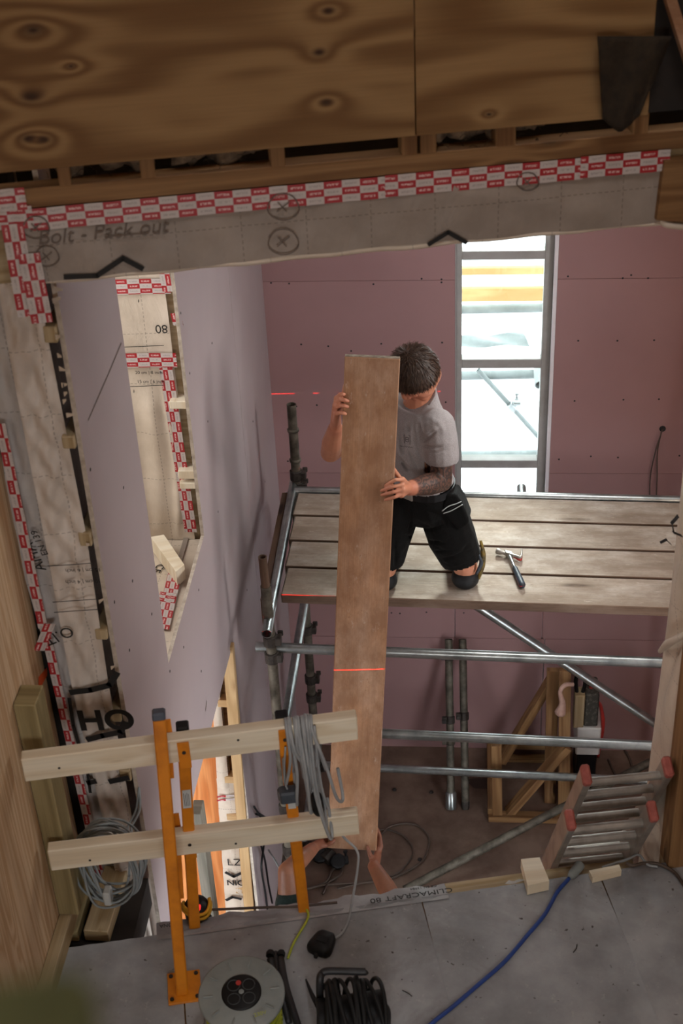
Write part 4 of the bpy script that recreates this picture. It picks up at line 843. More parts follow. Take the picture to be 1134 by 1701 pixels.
# ---- laser level clamped by the second post
lc = Py(327, 1508, 3.22); ls = thing('laser_level', 'black and yellow laser level with a red light behind the orange posts', 'tool', lc)
m = MB(); m.lathe(lc + A(0, 0, -.06), (0, 0, 1), [(0, .034), (.01, .042), (.07, .044), (.085, .036), (.095, .02)], 18); m.build('body', M['black'], ls)
m = MB()
for r, z in ((.047, .005), (.045, .022)): m.tube([lc + A(r * math.cos(t), r * math.sin(t), z + .012 * math.sin(t * 2)) for t in np.linspace(-3.3, .4, 14)], .006, 8)
m.build('bumper', mk('yellow_rubber', '#d6a01e', '#b88612', 20, .5), ls)
m = MB(); m.box(lc + A(.006, -.03, .036), A(1, 0, 0), A(0, 1, 0), ZV, .014, .01, .007, .003)
lw = NT('laser_window'); lw.b.inputs['Base Color'].default_value = (.2, .0, .0, 1); lw.b.inputs['Emission Color'].default_value = (1, .03, .03, 1); lw.b.inputs['Emission Strength'].default_value = 1.2; m.build('light_window', lw.m, ls, 'glowing red laser window')
m = MB(); m.box(lc + A(.02, .0, -.075), A(1, 0, 0), A(0, 1, 0), ZV, .02, .03, .012, .003); m.build('bracket', M['rubber'], ls)
# the laser fan: a point lamp that only shines in one thin plane, as the instrument does
LS = A(lc[0], 3.21 + .05, 0)
q1_, q2_, q3_ = Py(487, 654, 6.999), Py(1126, 644, 6.999), Py(525, 990, 5.30)
pn = unit(np.cross(q2_ - q1_, q3_ - q1_)); LS[2] = q1_[2] - (pn[0] * (LS[0] - q1_[0]) + pn[1] * (LS[1] - q1_[1])) / pn[2]
ld = bpy.data.lights.new('laser_fan', 'POINT'); ld.shadow_soft_size = 0.0; ld.energy = 200.0; ld.color = (1, .02, .02); ld.use_nodes = True
ltree = ld.node_tree; em = ltree.nodes['Emission']; ge = ltree.nodes.new('ShaderNodeNewGeometry')
def lm(op, a, b=0.0, typ='ShaderNodeMath'):
    q = ltree.nodes.new(typ); q.operation = op
    for i, v in enumerate((a, b)):
        if isinstance(v, bpy.types.NodeSocket): ltree.links.new(v, q.inputs[i])
        else: q.inputs[i].default_value = v
    return q
xz = ltree.nodes.new('ShaderNodeSeparateXYZ'); inv = lm('SCALE', ge.outputs['Incoming'], (0, 0, 0), 'ShaderNodeVectorMath'); inv.inputs['Scale'].default_value = 1.0; ltree.links.new(inv.outputs[0], xz.inputs[0])
dtn = lm('DOT_PRODUCT', inv.outputs[0], tuple(pn), 'ShaderNodeVectorMath'); band = lm('LESS_THAN', lm('ABSOLUTE', dtn.outputs['Value']).outputs[0], .00075)
az = lm('DIVIDE', xz.outputs[0], xz.outputs[1]).outputs[0]      # the lamp's local axes are the room axes
g1_ = lm('MULTIPLY', lm('GREATER_THAN', az, -.074).outputs[0], lm('LESS_THAN', az, .36).outputs[0]); g2_ = lm('MULTIPLY', lm('GREATER_THAN', az, .52).outputs[0], lm('LESS_THAN', az, .60).outputs[0])
fw = lm('GREATER_THAN', xz.outputs[1], 0.0); tot = lm('MULTIPLY', lm('MULTIPLY', band.outputs[0], fw.outputs[0]).outputs[0], lm('MAXIMUM', g1_.outputs[0], g2_.outputs[0]).outputs[0]); ltree.links.new(lm('MULTIPLY', tot.outputs[0], 8.5).outputs[0], em.inputs['Strength'])
em.inputs['Color'].default_value = (1, .02, .02, 1)
lo_ = bpy.data.objects.new('laser_fan', ld); COL.objects.link(lo_); lo_.location = LS

# =================================================================== LADDER and timber at the edge
ru = unit(A(.98, .17, 0)); rv = A(-ru[1], ru[0], 0); la = unit(-rv * .5 + ZV); ln = unit(np.cross(ru, la))   # rung direction, climbing direction, outward
if ln[1] > 0: ln = -ln
ld_ = thing('ladder', 'aluminium double ladder with red end caps leaning on the landing edge', 'ladder', (.75, 4.7, 0))
def section(tl_, tr_, top_py, col, down):
    """ladder section with its top caps at tl_ and tr_"""
    for p in (tl_, tr_):
        m = MB(); b = p - la * down; m.box((p + b) / 2, la, ru, ln, np.linalg.norm(p - b) / 2, .0125, .032, .003); m.build('stile', M['ally'], ld_)
        m = MB(); m.box(p + la * .012, la, ru, ln, .016, .0145, .034, .006); m.build('end_cap', M['red_cap'], ld_, 'worn red plastic end cap')
    k = .06 if top_py else .10; 
    while k < down - .1:
        m = MB(); m.cyl(tl_ - la * k, tr_ - la * k, .0155, n=12); m.build('rung', M['ally'], ld_); k += .125 if k < .8 else .25
fA = Pz(946, 1364, 3.03); fB = fA + ru * .27
bA = Pz(972, 1290, 3.13); bB = bA + ru * .27
section(bA, bB, 1, 0, 3.35); section(fA, fB, 0, 0, 3.15)
m = MB(); q = Pz(866, 1427, LZ + .045); e1 = unit(Pz(908, 1467, LZ + .045) - Pz(872, 1474, LZ + .045)); 
P4 = [Pz(x, y, LZ + .05) for x, y in ((865, 1427), (896, 1424), (912, 1463), (876, 1471))]; m.prism(P4, (0, 0, -.045)); m.build('timber_block', M['lumber'], None, 'short pale timber block on the landing edge left of the ladder', 'block')
m = MB(); P4 = [Pz(x, y, LZ + .03) for x, y in ((978, 1446), (1028, 1436), (1032, 1446), (984, 1458))]; m.prism(P4, (0, 0, -.026)); m.build('timber_offcut', M['lumber'], None, 'flat pale timber offcut at the foot of the ladder on the landing edge', 'offcut')
m = MB(); m.sheet(Pz(838, 1468, LZ + .012), Pz(905, 1460, LZ + .012), Pz(880, 1462, LZ + .03), Pz(845, 1462, LZ + .035), 8, 4, lambda a, b: .004 * math.sin(a * 9)); m.build('paper_scrap', M['white'], None, 'torn white paper scrap on the landing edge', 'paper')
M['timber_grey'] = wood('grey_timber', '#8f887b', '#757064', '#4a443a', rings=5, su=.6, sv=12, fine=.25)
# grey timber stud leaning in the lower opening of the left wall
g0 = Px(328, 1342, -1.13); m = MB(); m.abox((-1.155, g0[1] - .04, 0), (-1.11, g0[1] + .05, g0[2]), .003, 2); m.build('timber_stud', M['timber_grey'], None, 'grey timber stud standing in the lower opening of the left wall', 'stud')
# block on the sill of the upper opening
m = MB(); sb0 = [Pz(x, y, 3.125) for x, y in ((250, 892), (272, 888), (306, 938), (292, 950))]; m.prism(sb0, (0, 0, -.07)); m.build('timber_block', M['lumber'], None, 'pale timber block lying on the sill of the upper left opening', 'block')

# =================================================================== CABLE REELS and cables on the landing
M['socket_grey'] = mk('socket_grey', '#3d4041', '#333637', 20, .5)
rc = Pz(401, 1650, LZ + .185); RR = .130
rl = thing('cable_reel', 'grey drum cable reel with black sockets and black tube stand lying on the landing', 'reel', (rc[0], rc[1], LZ))
rax = unit(A(.02, -.10, 1)); b0 = rc - rax * .185
rx_, ry_, rz_ = frame_of(rax, (0, 1, 0))
m = MB(); m.lathe(rc - rax * .012, rax, [(0, RR - .004), (.003, RR), (.011, RR), (.014, RR - .005), (.0145, .0)], 48); m.build('top_flange', M['grey_plastic'], rl)
m = MB()
for k in range(10):
    t = 2 * math.pi * k / 10 + .2; d = ry_ * math.cos(t) + rz_ * math.sin(t); m.box(rc + rax * .004 + d * .100, d, np.cross(rax, d), rax, .014, .0022, .0022, .001)
m.build('flange_rib', M['grey_plastic'], rl, None, None, None, 'stuff')
m = MB(); m.lathe(b0, rax, [(0, RR * .97), (.003, RR), (.011, RR), (.014, RR * .97)], 48); m.build('bottom_flange', M['grey_plastic'], rl)
m = MB(); m.lathe(b0 + rax * .014, rax, [(0, .07), (.158, .07)], 24); m.build('drum', M['dark_tube'], rl)
for k in range(15):
    h = .022 + k * .0098; r = .108 + .004 * math.sin(k * 2.1); c = b0 + rax * h
    m = MB(); m.tube([c + r * (math.cos(t) * ry_ + math.sin(t) * rz_) + rax * .003 * math.sin(t + k) for t in np.linspace(0, 6.4, 22)], .0055, 7, True, 2); m.build('cable_turn', M['yellow_cable'], rl)
m = MB(); m.lathe(rc + rax * .001, rax, [(0, .060), (.006, .060), (.008, .055), (.0085, 0)], 36); sp_ = m.build('socket_panel', M['black'], rl, 'round black socket panel')
for k in range(4):
    t = math.pi / 4 + k * math.pi / 2 + .15; c = rc + rax * .0075 + .032 * (math.cos(t) * ry_ + math.sin(t) * rz_)
    m = MB(); m.tube([c + rax * .002 + .0185 * (math.cos(a) * ry_ + math.sin(a) * rz_) for a in np.linspace(0, 6.2832, 20)], .0016, 6, False); m.lathe(c, rax, [(0, .017), (.0015, .017)], 20); m.build('socket', M['socket_grey'], sp_)
m = MB(); q = rc + rax * .010 - ry_ * .0; q = Pz(396, 1633, rc[2] + .012); m.lathe(q - rax * .004, rax, [(0, .009), (.007, .008)], 12); m.build('reset_button', M['red'], sp_, 'red reset button')
m = MB(); m.lathe(rc + rax * .008, rax, [(0, .009), (.004, .007)], 12); m.build('hub_cap', M['grey_plastic'], sp_)
text_part('230V', Pz(432, 1684, rc[2] + .006), A(.93, .36, 0), A(-.36, .93, 0), .018, M['yellow_cable'], rl)
# reel frame: three black tubes beside it
rf = rl
m = MB(); m.tube([Pz(466, 1592, LZ + .02), Pz(475, 1640, LZ + .05), Pz(500, 1720, LZ + .05), Pz(515, 1770, LZ + .012)], .0115, 10, True, 5); m.build('stand_tube', M['dark_tube'], rf)
m = MB(); m.tube([Pz(448, 1592, LZ + .08), Pz(455, 1618, LZ + .06), Pz(470, 1660, LZ + .04), Pz(480, 1700, LZ + .012)], .0105, 10, True, 5); m.build('stand_tube', M['dark_tube'], rf)
m = MB(); m.tube([Pz(457, 1582, LZ + .02), Pz(461, 1612, LZ + .02), Pz(467, 1650, LZ + .014)], .009, 10); m.build('stand_tube', M['dark_tube'], rf)
for x, y, z in ((466, 1590, .02), (448, 1590, .08)): q = Pz(x, y, LZ + z); m = MB(); m.lathe(q - A(0, -.004, .0), (0, 1, 0), [(0, .013), (.012, .014), (.02, .010)], 12); m.build('end_plug', M['rubber'], rf)
# second reel: black frame with a bundle of black cable on a sideways drum
r2c = Pz(586, 1700, LZ + .135); r2 = thing('cable_reel', 'black cable reel with tubular carrying frame at the bottom edge', 'reel', (r2c[0], r2c[1], LZ))
for k in range(13):
    off = (k - 6) * .0135; r = .122 + random.uniform(-.008, .008); c = r2c + U * off + ZV * random.uniform(-.004, .004)
    m = MB(); m.tube([c + r * (math.cos(t) * V + math.sin(t) * ZV * 1.02) + U * (.010 * math.sin(t * 1.0 + k) + .006 * math.sin(2 * t + k * 2)) for t in np.linspace(0, 6.35, 20)], .0064, 8, True, 3); m.build('cable_turn', M['rubber'], r2)
m = MB(); m.cyl(r2c - U * .10, r2c + U * .10, .085, n=24); m.build('drum', M['black'], r2)
f0 = Pz(531, 1760, LZ + .012); 
m = MB(); m.tube([f0, Pz(532, 1690, LZ + .1), Pz(531, 1632, LZ + .235), Pz(535, 1617, LZ + .25), Pz(548, 1613, LZ + .255), Pz(600, 1614, LZ + .255), Pz(607, 1614, LZ + .255)], .0115, 12, True, 7); m.build('frame', M['dark_tube'], r2)
m = MB(); m.tube([Pz(612, 1672, LZ + .17), Pz(632, 1669, LZ + .17), Pz(643, 1680, LZ + .15), Pz(641, 1720, LZ + .05), Pz(632, 1760, LZ + .012)], .0105, 10, True, 6); m.build('frame', M['dark_tube'], r2)
m = MB(); m.tube([Pz(612, 1692, LZ + .12), Pz(636, 1694, LZ + .11), Pz(646, 1704, LZ + .08)], .007, 8); m.build('handle', M['dark_tube'], r2)
m = MB(); m.tube([Pz(508, 1627, LZ + .012), Pz(518, 1652, LZ + .05), Pz(528, 1672, LZ + .12)], [.003, .007, .008], 8); m.build('lever', M['rubber'], r2)
# loose cables
def cable(name, pts, r, mat, label, cat='cable'): m = MB(); m.tube(pts, r, 8, True, 8); return m.build(name, M[mat], None, label, cat)
cable('cable', [Pz(x, y, LZ + .008 + dz) for x, y, dz in ((478, 1592, .0), (486, 1570, 0), (497, 1550, 0), (508, 1532, 0), (512, 1520, .0), (508, 1508, .004))], .0042, 'yellow_cable', 'yellow green cable running from the reel to the landing edge')
bc = thing('extension_lead', 'blue extension lead crossing the landing towards the ladder', 'cable', Pz(850, 1585, LZ))
m = MB(); m.tube([Pz(x, y, LZ + .009) for x, y in ((690, 1730), (716, 1701), (752, 1672), (795, 1635), (838, 1597), (876, 1553), (905, 1518), (925, 1482), (945, 1459))], .0068, 10, True, 8); m.build('cable_run', M['blue_cable'], bc)
m = MB(); q0, q1 = Pz(946, 1457, LZ + .016), Pz(964, 1436, LZ + .02); m.tube([q0, q0 + (q1 - q0) * .25, q0 + (q1 - q0) * .8, q1], [.009, .016, .018, .017], 10, True, 3); m.build('plug', M['grey_plastic'], bc, 'grey plug')
cable('cable', [Pz(x, y, LZ + .010) for x, y in ((1170, 1520), (1134, 1468), (1118, 1448), (1095, 1436), (1070, 1434), (1050, 1438), (1040, 1434))], .006, 'brown_cable', 'brown cable at the foot of the right jamb')
cable('cable', [Pz(x, y, LZ + .01) for x, y in ((1000, 1441), (1040, 1428), (1060, 1420), (1075, 1436), (1092, 1440))], .0045, 'grey_cable', 'thin grey cable end behind the ladder foot')
cable('cable', [Pz(x, y, LZ + .014) for x, y in ((352, 1511), (400, 1509), (450, 1507), (492, 1506), (560, 1499))], .0045, 'brown_cable', 'thin brown cable along the landing edge from the laser level')
for x, y, x2, y2 in ((668, 1645, 684, 1655), (958, 1569, 952, 1582)): m = MB(); m.tube([Pz(x, y, LZ + .004), Pz((x + x2) / 2 + 2, (y + y2) / 2, LZ + .005), Pz(x2, y2, LZ + .004)], .0016, 6); m.build('wire_scrap', M['ink'], None, 'short black wire scrap on the landing ' + ('right of the black reel' if x < 700 else 'right of the blue lead'), 'scrap')

# =================================================================== GROUND FLOOR
t0, t1 = Pz(560, 1537, .03), Pz(1088, 1259, .03)
m = MB(); m.cyl(Pz(672, 1478, .026), Pz(1079, 1266, .34), .0255, n=16, hollow=.85); m.build('scaffold_tube', M['steel_dirty'], None, 'long dull scaffold tube lying on the ground floor', 'tube')
def fcable(pts, r, mat, label): return cable('cable', [Pz(x, y, .012) for x, y in pts], r, mat, label)
fcable([(628, 1392), (650, 1372), (690, 1370), (712, 1392), (705, 1425), (680, 1445), (640, 1462), (590, 1467), (540, 1470), (505, 1478)], .007, 'brown_cable', 'dark cable looped over the ground floor behind the lifting hands')
fcable([(600, 1385), (640, 1378), (672, 1390), (686, 1415), (672, 1440), (650, 1455), (600, 1467), (560, 1476)], .006, 'brown_cable', 'thin cable loop on the ground floor behind the lifting hands')
fcable([(505, 1478), (540, 1466), (552, 1445), (566, 1438), (566, 1452), (546, 1466), (536, 1485)], .008, 'brown_cable', 'dark knotted cable on the ground floor below the plank')
fcable([(1020, 1235), (1034, 1242), (1046, 1262), (1050, 1285), (1040, 1300), (1024, 1290), (1010, 1262)], .008, 'brown_cable', 'dark cable coil on the ground floor behind the ladder')
for k, (x, y) in enumerate(((515, 1410), (545, 1420))):
    q = Pz(x, y, .06); t = thing('scaffold_coupler', ('left' if k == 0 else 'right') + ' loose dark scaffold clamp on the ground floor under the plank', 'clamp', (q[0], q[1], 0), 'loose clamps on the ground floor')
    m = MB(); coupler(m, q - ZV * .01, .045, .075, (.5, .6, .2)); m.build('clamp_half', M['steel_dark'], t); m = MB(); coupler(m, q + A(.06, -.04, -.012), .045, .07, (.1, -.4, .6)); m.build('clamp_half', M['black'], t)
m = MB(); q = Pz(800, 1302, .0); m.add([q + A(.085 * math.cos(t) * (1 + .2 * math.sin(3 * t)), .06 * math.sin(t) * (1 + .2 * math.cos(2 * t)), .004) for t in np.linspace(0, 6.1, 18)], [tuple(range(18))]); m.build('floor_stain', mk('dark_stain', '#3d2c22', '#33241c', 9, .6), None, 'dark brown patch on the ground floor by the steel props', 'stain')
for x, y, lb in ((655, 1312, 'small dark lump of debris on the ground floor beside the upright plank'), (716, 1316, 'small dark lump of debris on the ground floor left of the steel props'), (697, 1428, 'small dark lump of debris inside the cable loop on the ground floor')): q = Pz(x, y, .0); m = MB(); m.lathe(q, (0, 0, 1), [(0, .015), (.006, .012), (.010, .004)], 9); m.build('debris_lump', M['dark'], None, lb, 'debris')
# timber trestle frame against the far wall
tr = thing('timber_trestle', 'rough timber trestle frame standing by the far wall', 'trestle', (.45, 6.6, 0))
def tb(name, a, b, wy=.045, wz=.07, up=(0, 1, 0)): m = MB(); m.beam(a, b, wy, wz, up, .002); return m.build(name, M['lumber_brown'], tr)
G = lambda x, y, yy: Py(x, y, yy)
tb('rail', A(.16, 6.36, .024), A(.70, 6.36, .024), .045, .06); tb('rail', A(.18, 6.93, .11), A(.68, 6.93, .11), .045, .07)
tb('leg', A(.215, 6.36, .05), G(824, 1236, 6.40), .045, .06, (1, 0, 0)); tb('leg', G(936, 1345, 6.44), G(938, 1112, 6.62), .05, .07, (1, 0, 0)); tb('leg', G(912, 1345, 6.52), G(918, 1112, 6.70), .05, .07, (1, 0, 0))
tb('brace', G(834, 1262, 6.80), G(922, 1118, 6.74), .045, .085, (0, 1, 0)); tb('brace', G(844, 1350, 6.39), G(942, 1238, 6.48), .045, .085, (0, 1, 0)); tb('rail', G(842, 1262, 6.9), G(930, 1262, 6.9), .045, .06)
tb('rail', A(.19, 6.36, .06), A(.19, 6.95, .10)); tb('rail', A(.66, 6.40, .06), A(.66, 6.95, .10))
# rag tied on the trestle
m = MB(); m.tube([G(952, 1137, 6.55), G(938, 1138, 6.53), G(930, 1150, 6.52), G(934, 1168, 6.52), G(930, 1184, 6.53)], [.012, .014, .012, .018, .034], 9, True, 5); m.build('rag', mk('pink_rag', '#c9a596', '#b08c7e', 18, .95, bump=.5), None, 'pale pink rag tied round the trestle post', 'rag')
# tool crate: white base, wood and dark mesh top, red curved side, black grip
tc = Py(972, 1262, 6.66); tc[2] = 0
tk = thing('tool_stand', 'white and red machine with a dark speckled top panel behind the trestle', 'tool', (tc[0], tc[1], 0))
yb = 6.60; zf = lambda py: Py(972, py, yb)[2]; xf_ = lambda px, py: Py(px, py, yb)[0]
m = MB(); m.abox((xf_(955, 1260), yb, zf(1255)), (xf_(995, 1260), yb + .28, zf(1210)), .008); m.build('housing', M['white'], tk)
m = MB(); m.abox((xf_(957, 1280), yb + .02, 0), (xf_(990, 1280), yb + .26, zf(1255)), .01); m.build('base', M['black'], tk)
m = MB(); m.abox((xf_(953, 1190), yb + .01, zf(1212)), (xf_(970, 1190), yb + .10, zf(1158)), .004, 2); m.build('side_board', M['lumber_dull'], tk)
m = MB(); m.abox((xf_(970, 1190), yb + .02, zf(1212)), (xf_(994, 1190), yb + .20, zf(1158)), .01, 2); m.build('mesh_panel', mk('speckled_panel', '#38352f', '#6b675c', 60, .8, lo=.5, hi=.72), tk)
m = MB(); m.tube([Py(x, y, yb + .06) for x, y in ((990, 1162), (997, 1172), (1001, 1195), (1000, 1215), (996, 1235), (993, 1258))], [.006, .011, .012, .012, .012, .008], 10, True, 5); m.build('red_edge', M['red'], tk, 'red curved side edge')
m = MB(); m.tube([Py(x, y, yb + .05) for x, y in ((958, 1152), (956, 1130), (962, 1118), (972, 1126), (970, 1142), (965, 1156))], .012, 8, True, 5); m.build('grip', M['black'], tk)
m = MB(); m.tube([Py(x, y, yb + .09) for x, y in ((975, 1156), (982, 1140), (978, 1128))], .014, 8, True, 5); m.build('hose', M['red'], tk)
# wires out of the far wall on the right and black leads at the left of the scaffold
wl_ = thing('wire_loop', 'dark wires hanging from a hole in the far wall, right of the window', 'wire', Py(1100, 712, 6.99))
for d in (-6, 5): m = MB(); m.tube([Py(1100, 712, 6.995), Py(1097, 722, 6.96), Py(1090 + d * .3, 750, 6.97), Py(1086 + d, 790, 6.975), Py(1085 + d, 830, 6.98), Py(1087 + d, 870, 6.98)], .004, 7); m.build('wire', M['brown_cable'], wl_)
lv = thing('lead_bundle', 'black leads hanging down the left wall behind the rails', 'cable', Px(432, 1360, LW + .03))
for k, pts in enumerate(([(425, 1352), (436, 1358), (440, 1372), (430, 1380), (424, 1366)], [(422, 1340), (434, 1362), (432, 1395), (440, 1430), (446, 1470), (452, 1500)], [(430, 1370), (438, 1400), (434, 1440), (440, 1480), (444, 1510)], [(428, 1350), (445, 1362), (442, 1376), (428, 1372)])):
    m = MB(); m.tube([Px(x, y, LW + .02 + .008 * k) for x, y in pts], .0055, 7); m.build('lead', M['rubber'], lv)
cable('cable', [Px(446, 1412, LW + .05), Px(456, 1428, LW + .10), Px(466, 1447, LW + .16), Px(474, 1462, LW + .2)], .005, 'grey_cable', 'short grey cable between the left wall and the scaffold')

# =================================================================== OUTSIDE the window
M['outer_steel'] = mk('outer_tube', '#7d8583', '#6c7472', 9, .5); M['outer_board'] = wood('outer_board', '#bfa06a', '#aa8a55', '#6a4420', rings=3, fine=.15); M['outer_sheet'] = mk('outer_sheet', '#8b9391', '#747c7a', 6, .6)
os_ = thing('scaffold', 'pale overexposed scaffold outside behind the tall window', 'scaffold', (.3, 8.0, -.2))
def otube(nm, x0, y0, x1, y1, yy, r=.024, ext=0.0):
    a, b = Py(x0, y0, yy), Py(x1, y1, yy); d = unit(b - a); m = MB(); m.cyl(a - d * ext, b + d * ext, r, n=14, hollow=.85); m.build(nm, M['outer_steel'], os_)
otube('ledger', 765, 514, 912, 511, 8.2, .03, 1.2); otube('ledger', 765, 624, 912, 621, 8.0, .03, 1.2); otube('brace', 797, 618, 900, 732, 7.95, .016, .02); otube('ledger', 765, 758, 905, 756, 8.0, .036, 1.2)
for x in (-.9, 1.6):
    for y in (7.95, 8.25): m = MB(); m.cyl((x, y, -.2), (x, y, 5), .024, n=12); m.build('standard', M['outer_steel'], os_)
q = Py(850, 676, 7.93); m = MB(); coupler(m, q, .026, .06, (.6, 0, -.7)); coupler(m, q + A(.03, 0, .03), .02, .05, (1, 0, 0)); m.build('coupler', M['steel'], os_)
m = MB(); q = Py(896, 640, 7.80); m.cyl(q, q + A(.0, .25, .05), .032, n=14, hollow=.8); m.build('tube_end', M['grey_plastic'], os_)
for i, (py0, py1) in enumerate(((446, 458), (480, 502))):
    a, b = Py(740, py0, 8.1), Py(740, py1, 8.1); m = MB(); m.abox((-1.0, 8.1, b[2]), (1.7, 8.14, a[2]), .004); m.build('scaffold_board', M['outer_board'], None, ('upper' if i == 0 else 'lower') + ' pale yellow board on edge outside the window', 'board')
m = MB(); m.sheet(Py(740, 578, 8.21), Py(880, 574, 8.21), Py(868, 552, 8.28), Py(740, 560, 8.28), 24, 8, lambda a, b: .012 * math.sin(a * 11 + b * 5)); m.build('dust_sheet', M['outer_sheet'], None, 'crumpled pale sheet outside the upper pane', 'sheet')

# olive green padded corner close to the camera, far out of focus
m = MB(); c = CAM + ray(36, 1772) * .36; m.box(c, A(.97, .22, 0), A(-.22, .97, 0), ZV, .018, .02, .012, .008)
bm_ = m.build('work_bag', mk('olive_canvas', '#6b7048', '#5b603c', 30, .9, bump=.3), None, 'olive green canvas bag corner, blurred, at the lower left close to the viewer', 'bag')

# =================================================================== PEOPLE
def capsule(mb, p0, p1, r0, r1, n=14):
    p0, p1 = np.array(p0, float), np.array(p1, float); x, y, z = frame_of(p1 - p0); vs = []; rings = []
    for p, r, a0, a1 in ((p0, r0, -90, 0), (p1, r1, 0, 90)):
        for k in range(5):
            a = R_(a0 + (a1 - a0) * k / 4); rings.append((p + x * r * math.sin(a), max(r * math.cos(a), r * .04)))
    for c, r in rings: vs += [c + r * (math.cos(2 * math.pi * i / n) * y + math.sin(2 * math.pi * i / n) * z) for i in range(n)]
    m_ = len(rings); fs = [(k * n + i, k * n + (i + 1) % n, (k + 1) * n + (i + 1) % n, (k + 1) * n + i) for k in range(m_ - 1) for i in range(n)] + [tuple(range(n))[::-1], tuple(range((m_ - 1) * n, m_ * n))]
    mb.add(vs, fs, None, True)
def limb(mb, pts, rs, n=14):
    for a, b, r0, r1 in zip(pts[:-1], pts[1:], rs[:-1], rs[1:]): capsule(mb, a, b, r0, r1, n)
def ellip(mb, c, a, b, d, nu=20, nv=12):
    c = np.array(c, float); vs = []
    for j in range(1, nv):
        t = math.pi * j / nv; vs += [c + d * math.cos(t) + math.sin(t) * (a * math.cos(2 * math.pi * i / nu) + b * math.sin(2 * math.pi * i / nu)) for i in range(nu)]
    top = len(vs); vs += [c + d, c - d]
    fs = [(j * nu + i, (j + 1) * nu + i, (j + 1) * nu + (i + 1) % nu, j * nu + (i + 1) % nu) for j in range(nv - 2) for i in range(nu)]
    fs += [(top, i, (i + 1) % nu) for i in range(nu)] + [(top + 1, (nv - 2) * nu + (i + 1) % nu, (nv - 2) * nu + i) for i in range(nu)]
    mb.add(vs, fs, None, True)
def loft(mb, secs, n=28, pw_=2.3):
    """closed loft of superelliptic sections (centre, half axis a, half axis b)"""
    vs = []
    for c, a, b in secs:
        for i in range(n):
            t = 2 * math.pi * i / n; q = (abs(math.cos(t)) ** pw_ + abs(math.sin(t)) ** pw_) ** (-1 / pw_); vs.append(np.array(c) + q * (np.array(a) * math.cos(t) + np.array(b) * math.sin(t)))
    m_ = len(secs); fs = [(k * n + i, k * n + (i + 1) % n, (k + 1) * n + (i + 1) % n, (k + 1) * n + i) for k in range(m_ - 1) for i in range(n)] + [tuple(range(n))[::-1], tuple(range((m_ - 1) * n, m_ * n))]
    mb.add(vs, fs, None, True)
def fuse(name, mb, voxel, smooth, mat, parent, post=None, label=None, attr=None):
    """melt the overlapping volumes of mb into one continuous surface"""
    me = bpy.data.meshes.new('tmp'); me.from_pydata(mb.v, [], mb.f); ob = bpy.data.objects.new('tmp', me); COL.objects.link(ob)
    bm = bmesh.new(); bm.from_mesh(me); bmesh.ops.recalc_face_normals(bm, faces=bm.faces[:]); bm.to_mesh(me); bm.free()
    r = ob.modifiers.new('r', 'REMESH'); r.mode = 'VOXEL'; r.voxel_size = voxel
    s = ob.modifiers.new('s', 'SMOOTH'); s.factor = .5; s.iterations = smooth
    ev = ob.evaluated_get(bpy.context.evaluated_depsgraph_get()); m2 = bpy.data.meshes.new_from_object(ev)
    n = len(m2.vertices); co = np.empty(n * 3); m2.vertices.foreach_get('co', co); co = co.reshape(-1, 3)
    no = np.empty(n * 3); m2.vertices.foreach_get('normal', no); no = no.reshape(-1, 3)
    bpy.data.objects.remove(ob)
    if post is not None: co = post(co, no)
    org = np.zeros(3); p = parent
    while p is not None: org = org + ORG.get(p.name, np.zeros(3)); p = p.parent
    m2.vertices.foreach_set('co', (co - org).ravel()); m2.name = name
    m2.polygons.foreach_set('use_smooth', [True] * len(m2.polygons)); m2.materials.clear()
    for q in (mat if isinstance(mat, (list, tuple)) else [mat]): m2.materials.append(q)
    if attr is not None:
        ca = m2.color_attributes.new('mask', 'FLOAT_COLOR', 'POINT'); v_ = attr(co); a4 = np.ones((n, 4)); a4[:, :3] = v_[:, None] if v_.ndim == 1 else v_; ca.data.foreach_set('color', a4.ravel())
    m2.update(); o = bpy.data.objects.new(name, m2); COL.objects.link(o); o.parent = parent; ORG[o.name] = np.zeros(3)
    return tag(o, label)
def segdist(P, a, b):
    a, b = np.array(a, float), np.array(b, float); d = b - a; t = np.clip(((P - a) @ d) / (d @ d), 0, 1); return np.linalg.norm(P - a - t[:, None] * d, axis=1), t
def mat_skin(name, c1, c2, ink=False):
    t = NT(name); v = t.coords('Object'); col = t.ramp(t.noise(v, 18, 4, .6), [(.3, lin(c1)), (.7, lin(c2))])
    at = t.n('ShaderNodeAttribute'); at.attribute_name = 'mask'; sp = t.n('ShaderNodeSeparateColor'); t.l(at.outputs['Color'], sp.inputs[0])
    if ink:
        wv = t.n('ShaderNodeTexWave'); t.l(v, wv.inputs['Vector']); wv.inputs['Scale'].default_value = 14; wv.inputs['Distortion'].default_value = 14; wv.inputs['Detail'].default_value = 3; wv.inputs['Detail Scale'].default_value = 2.2
        pat = t.ramp(wv.outputs[0], [(.25, .97), (.8, .80)]); col = t.mix(t.math('MULTIPLY', sp.outputs[0], pat), col, lin('#322a28'))
    col = t.mix(t.math('MULTIPLY', sp.outputs[1], .55), col, lin('#9c4f42'))
    t.bump(t.noise(v, 160, 3), .12, .002); t.b.inputs['Subsurface Weight'].default_value = .06; t.b.inputs['Subsurface Radius'].default_value = (.01, .004, .002)
    return t.done(col, .5, 0, .4)
M['skin'] = mat_skin('skin_tattooed', '#c88a6c', '#b87a5e', True); M['skin2'] = mat_skin('skin_plain', '#855943', '#724a37')
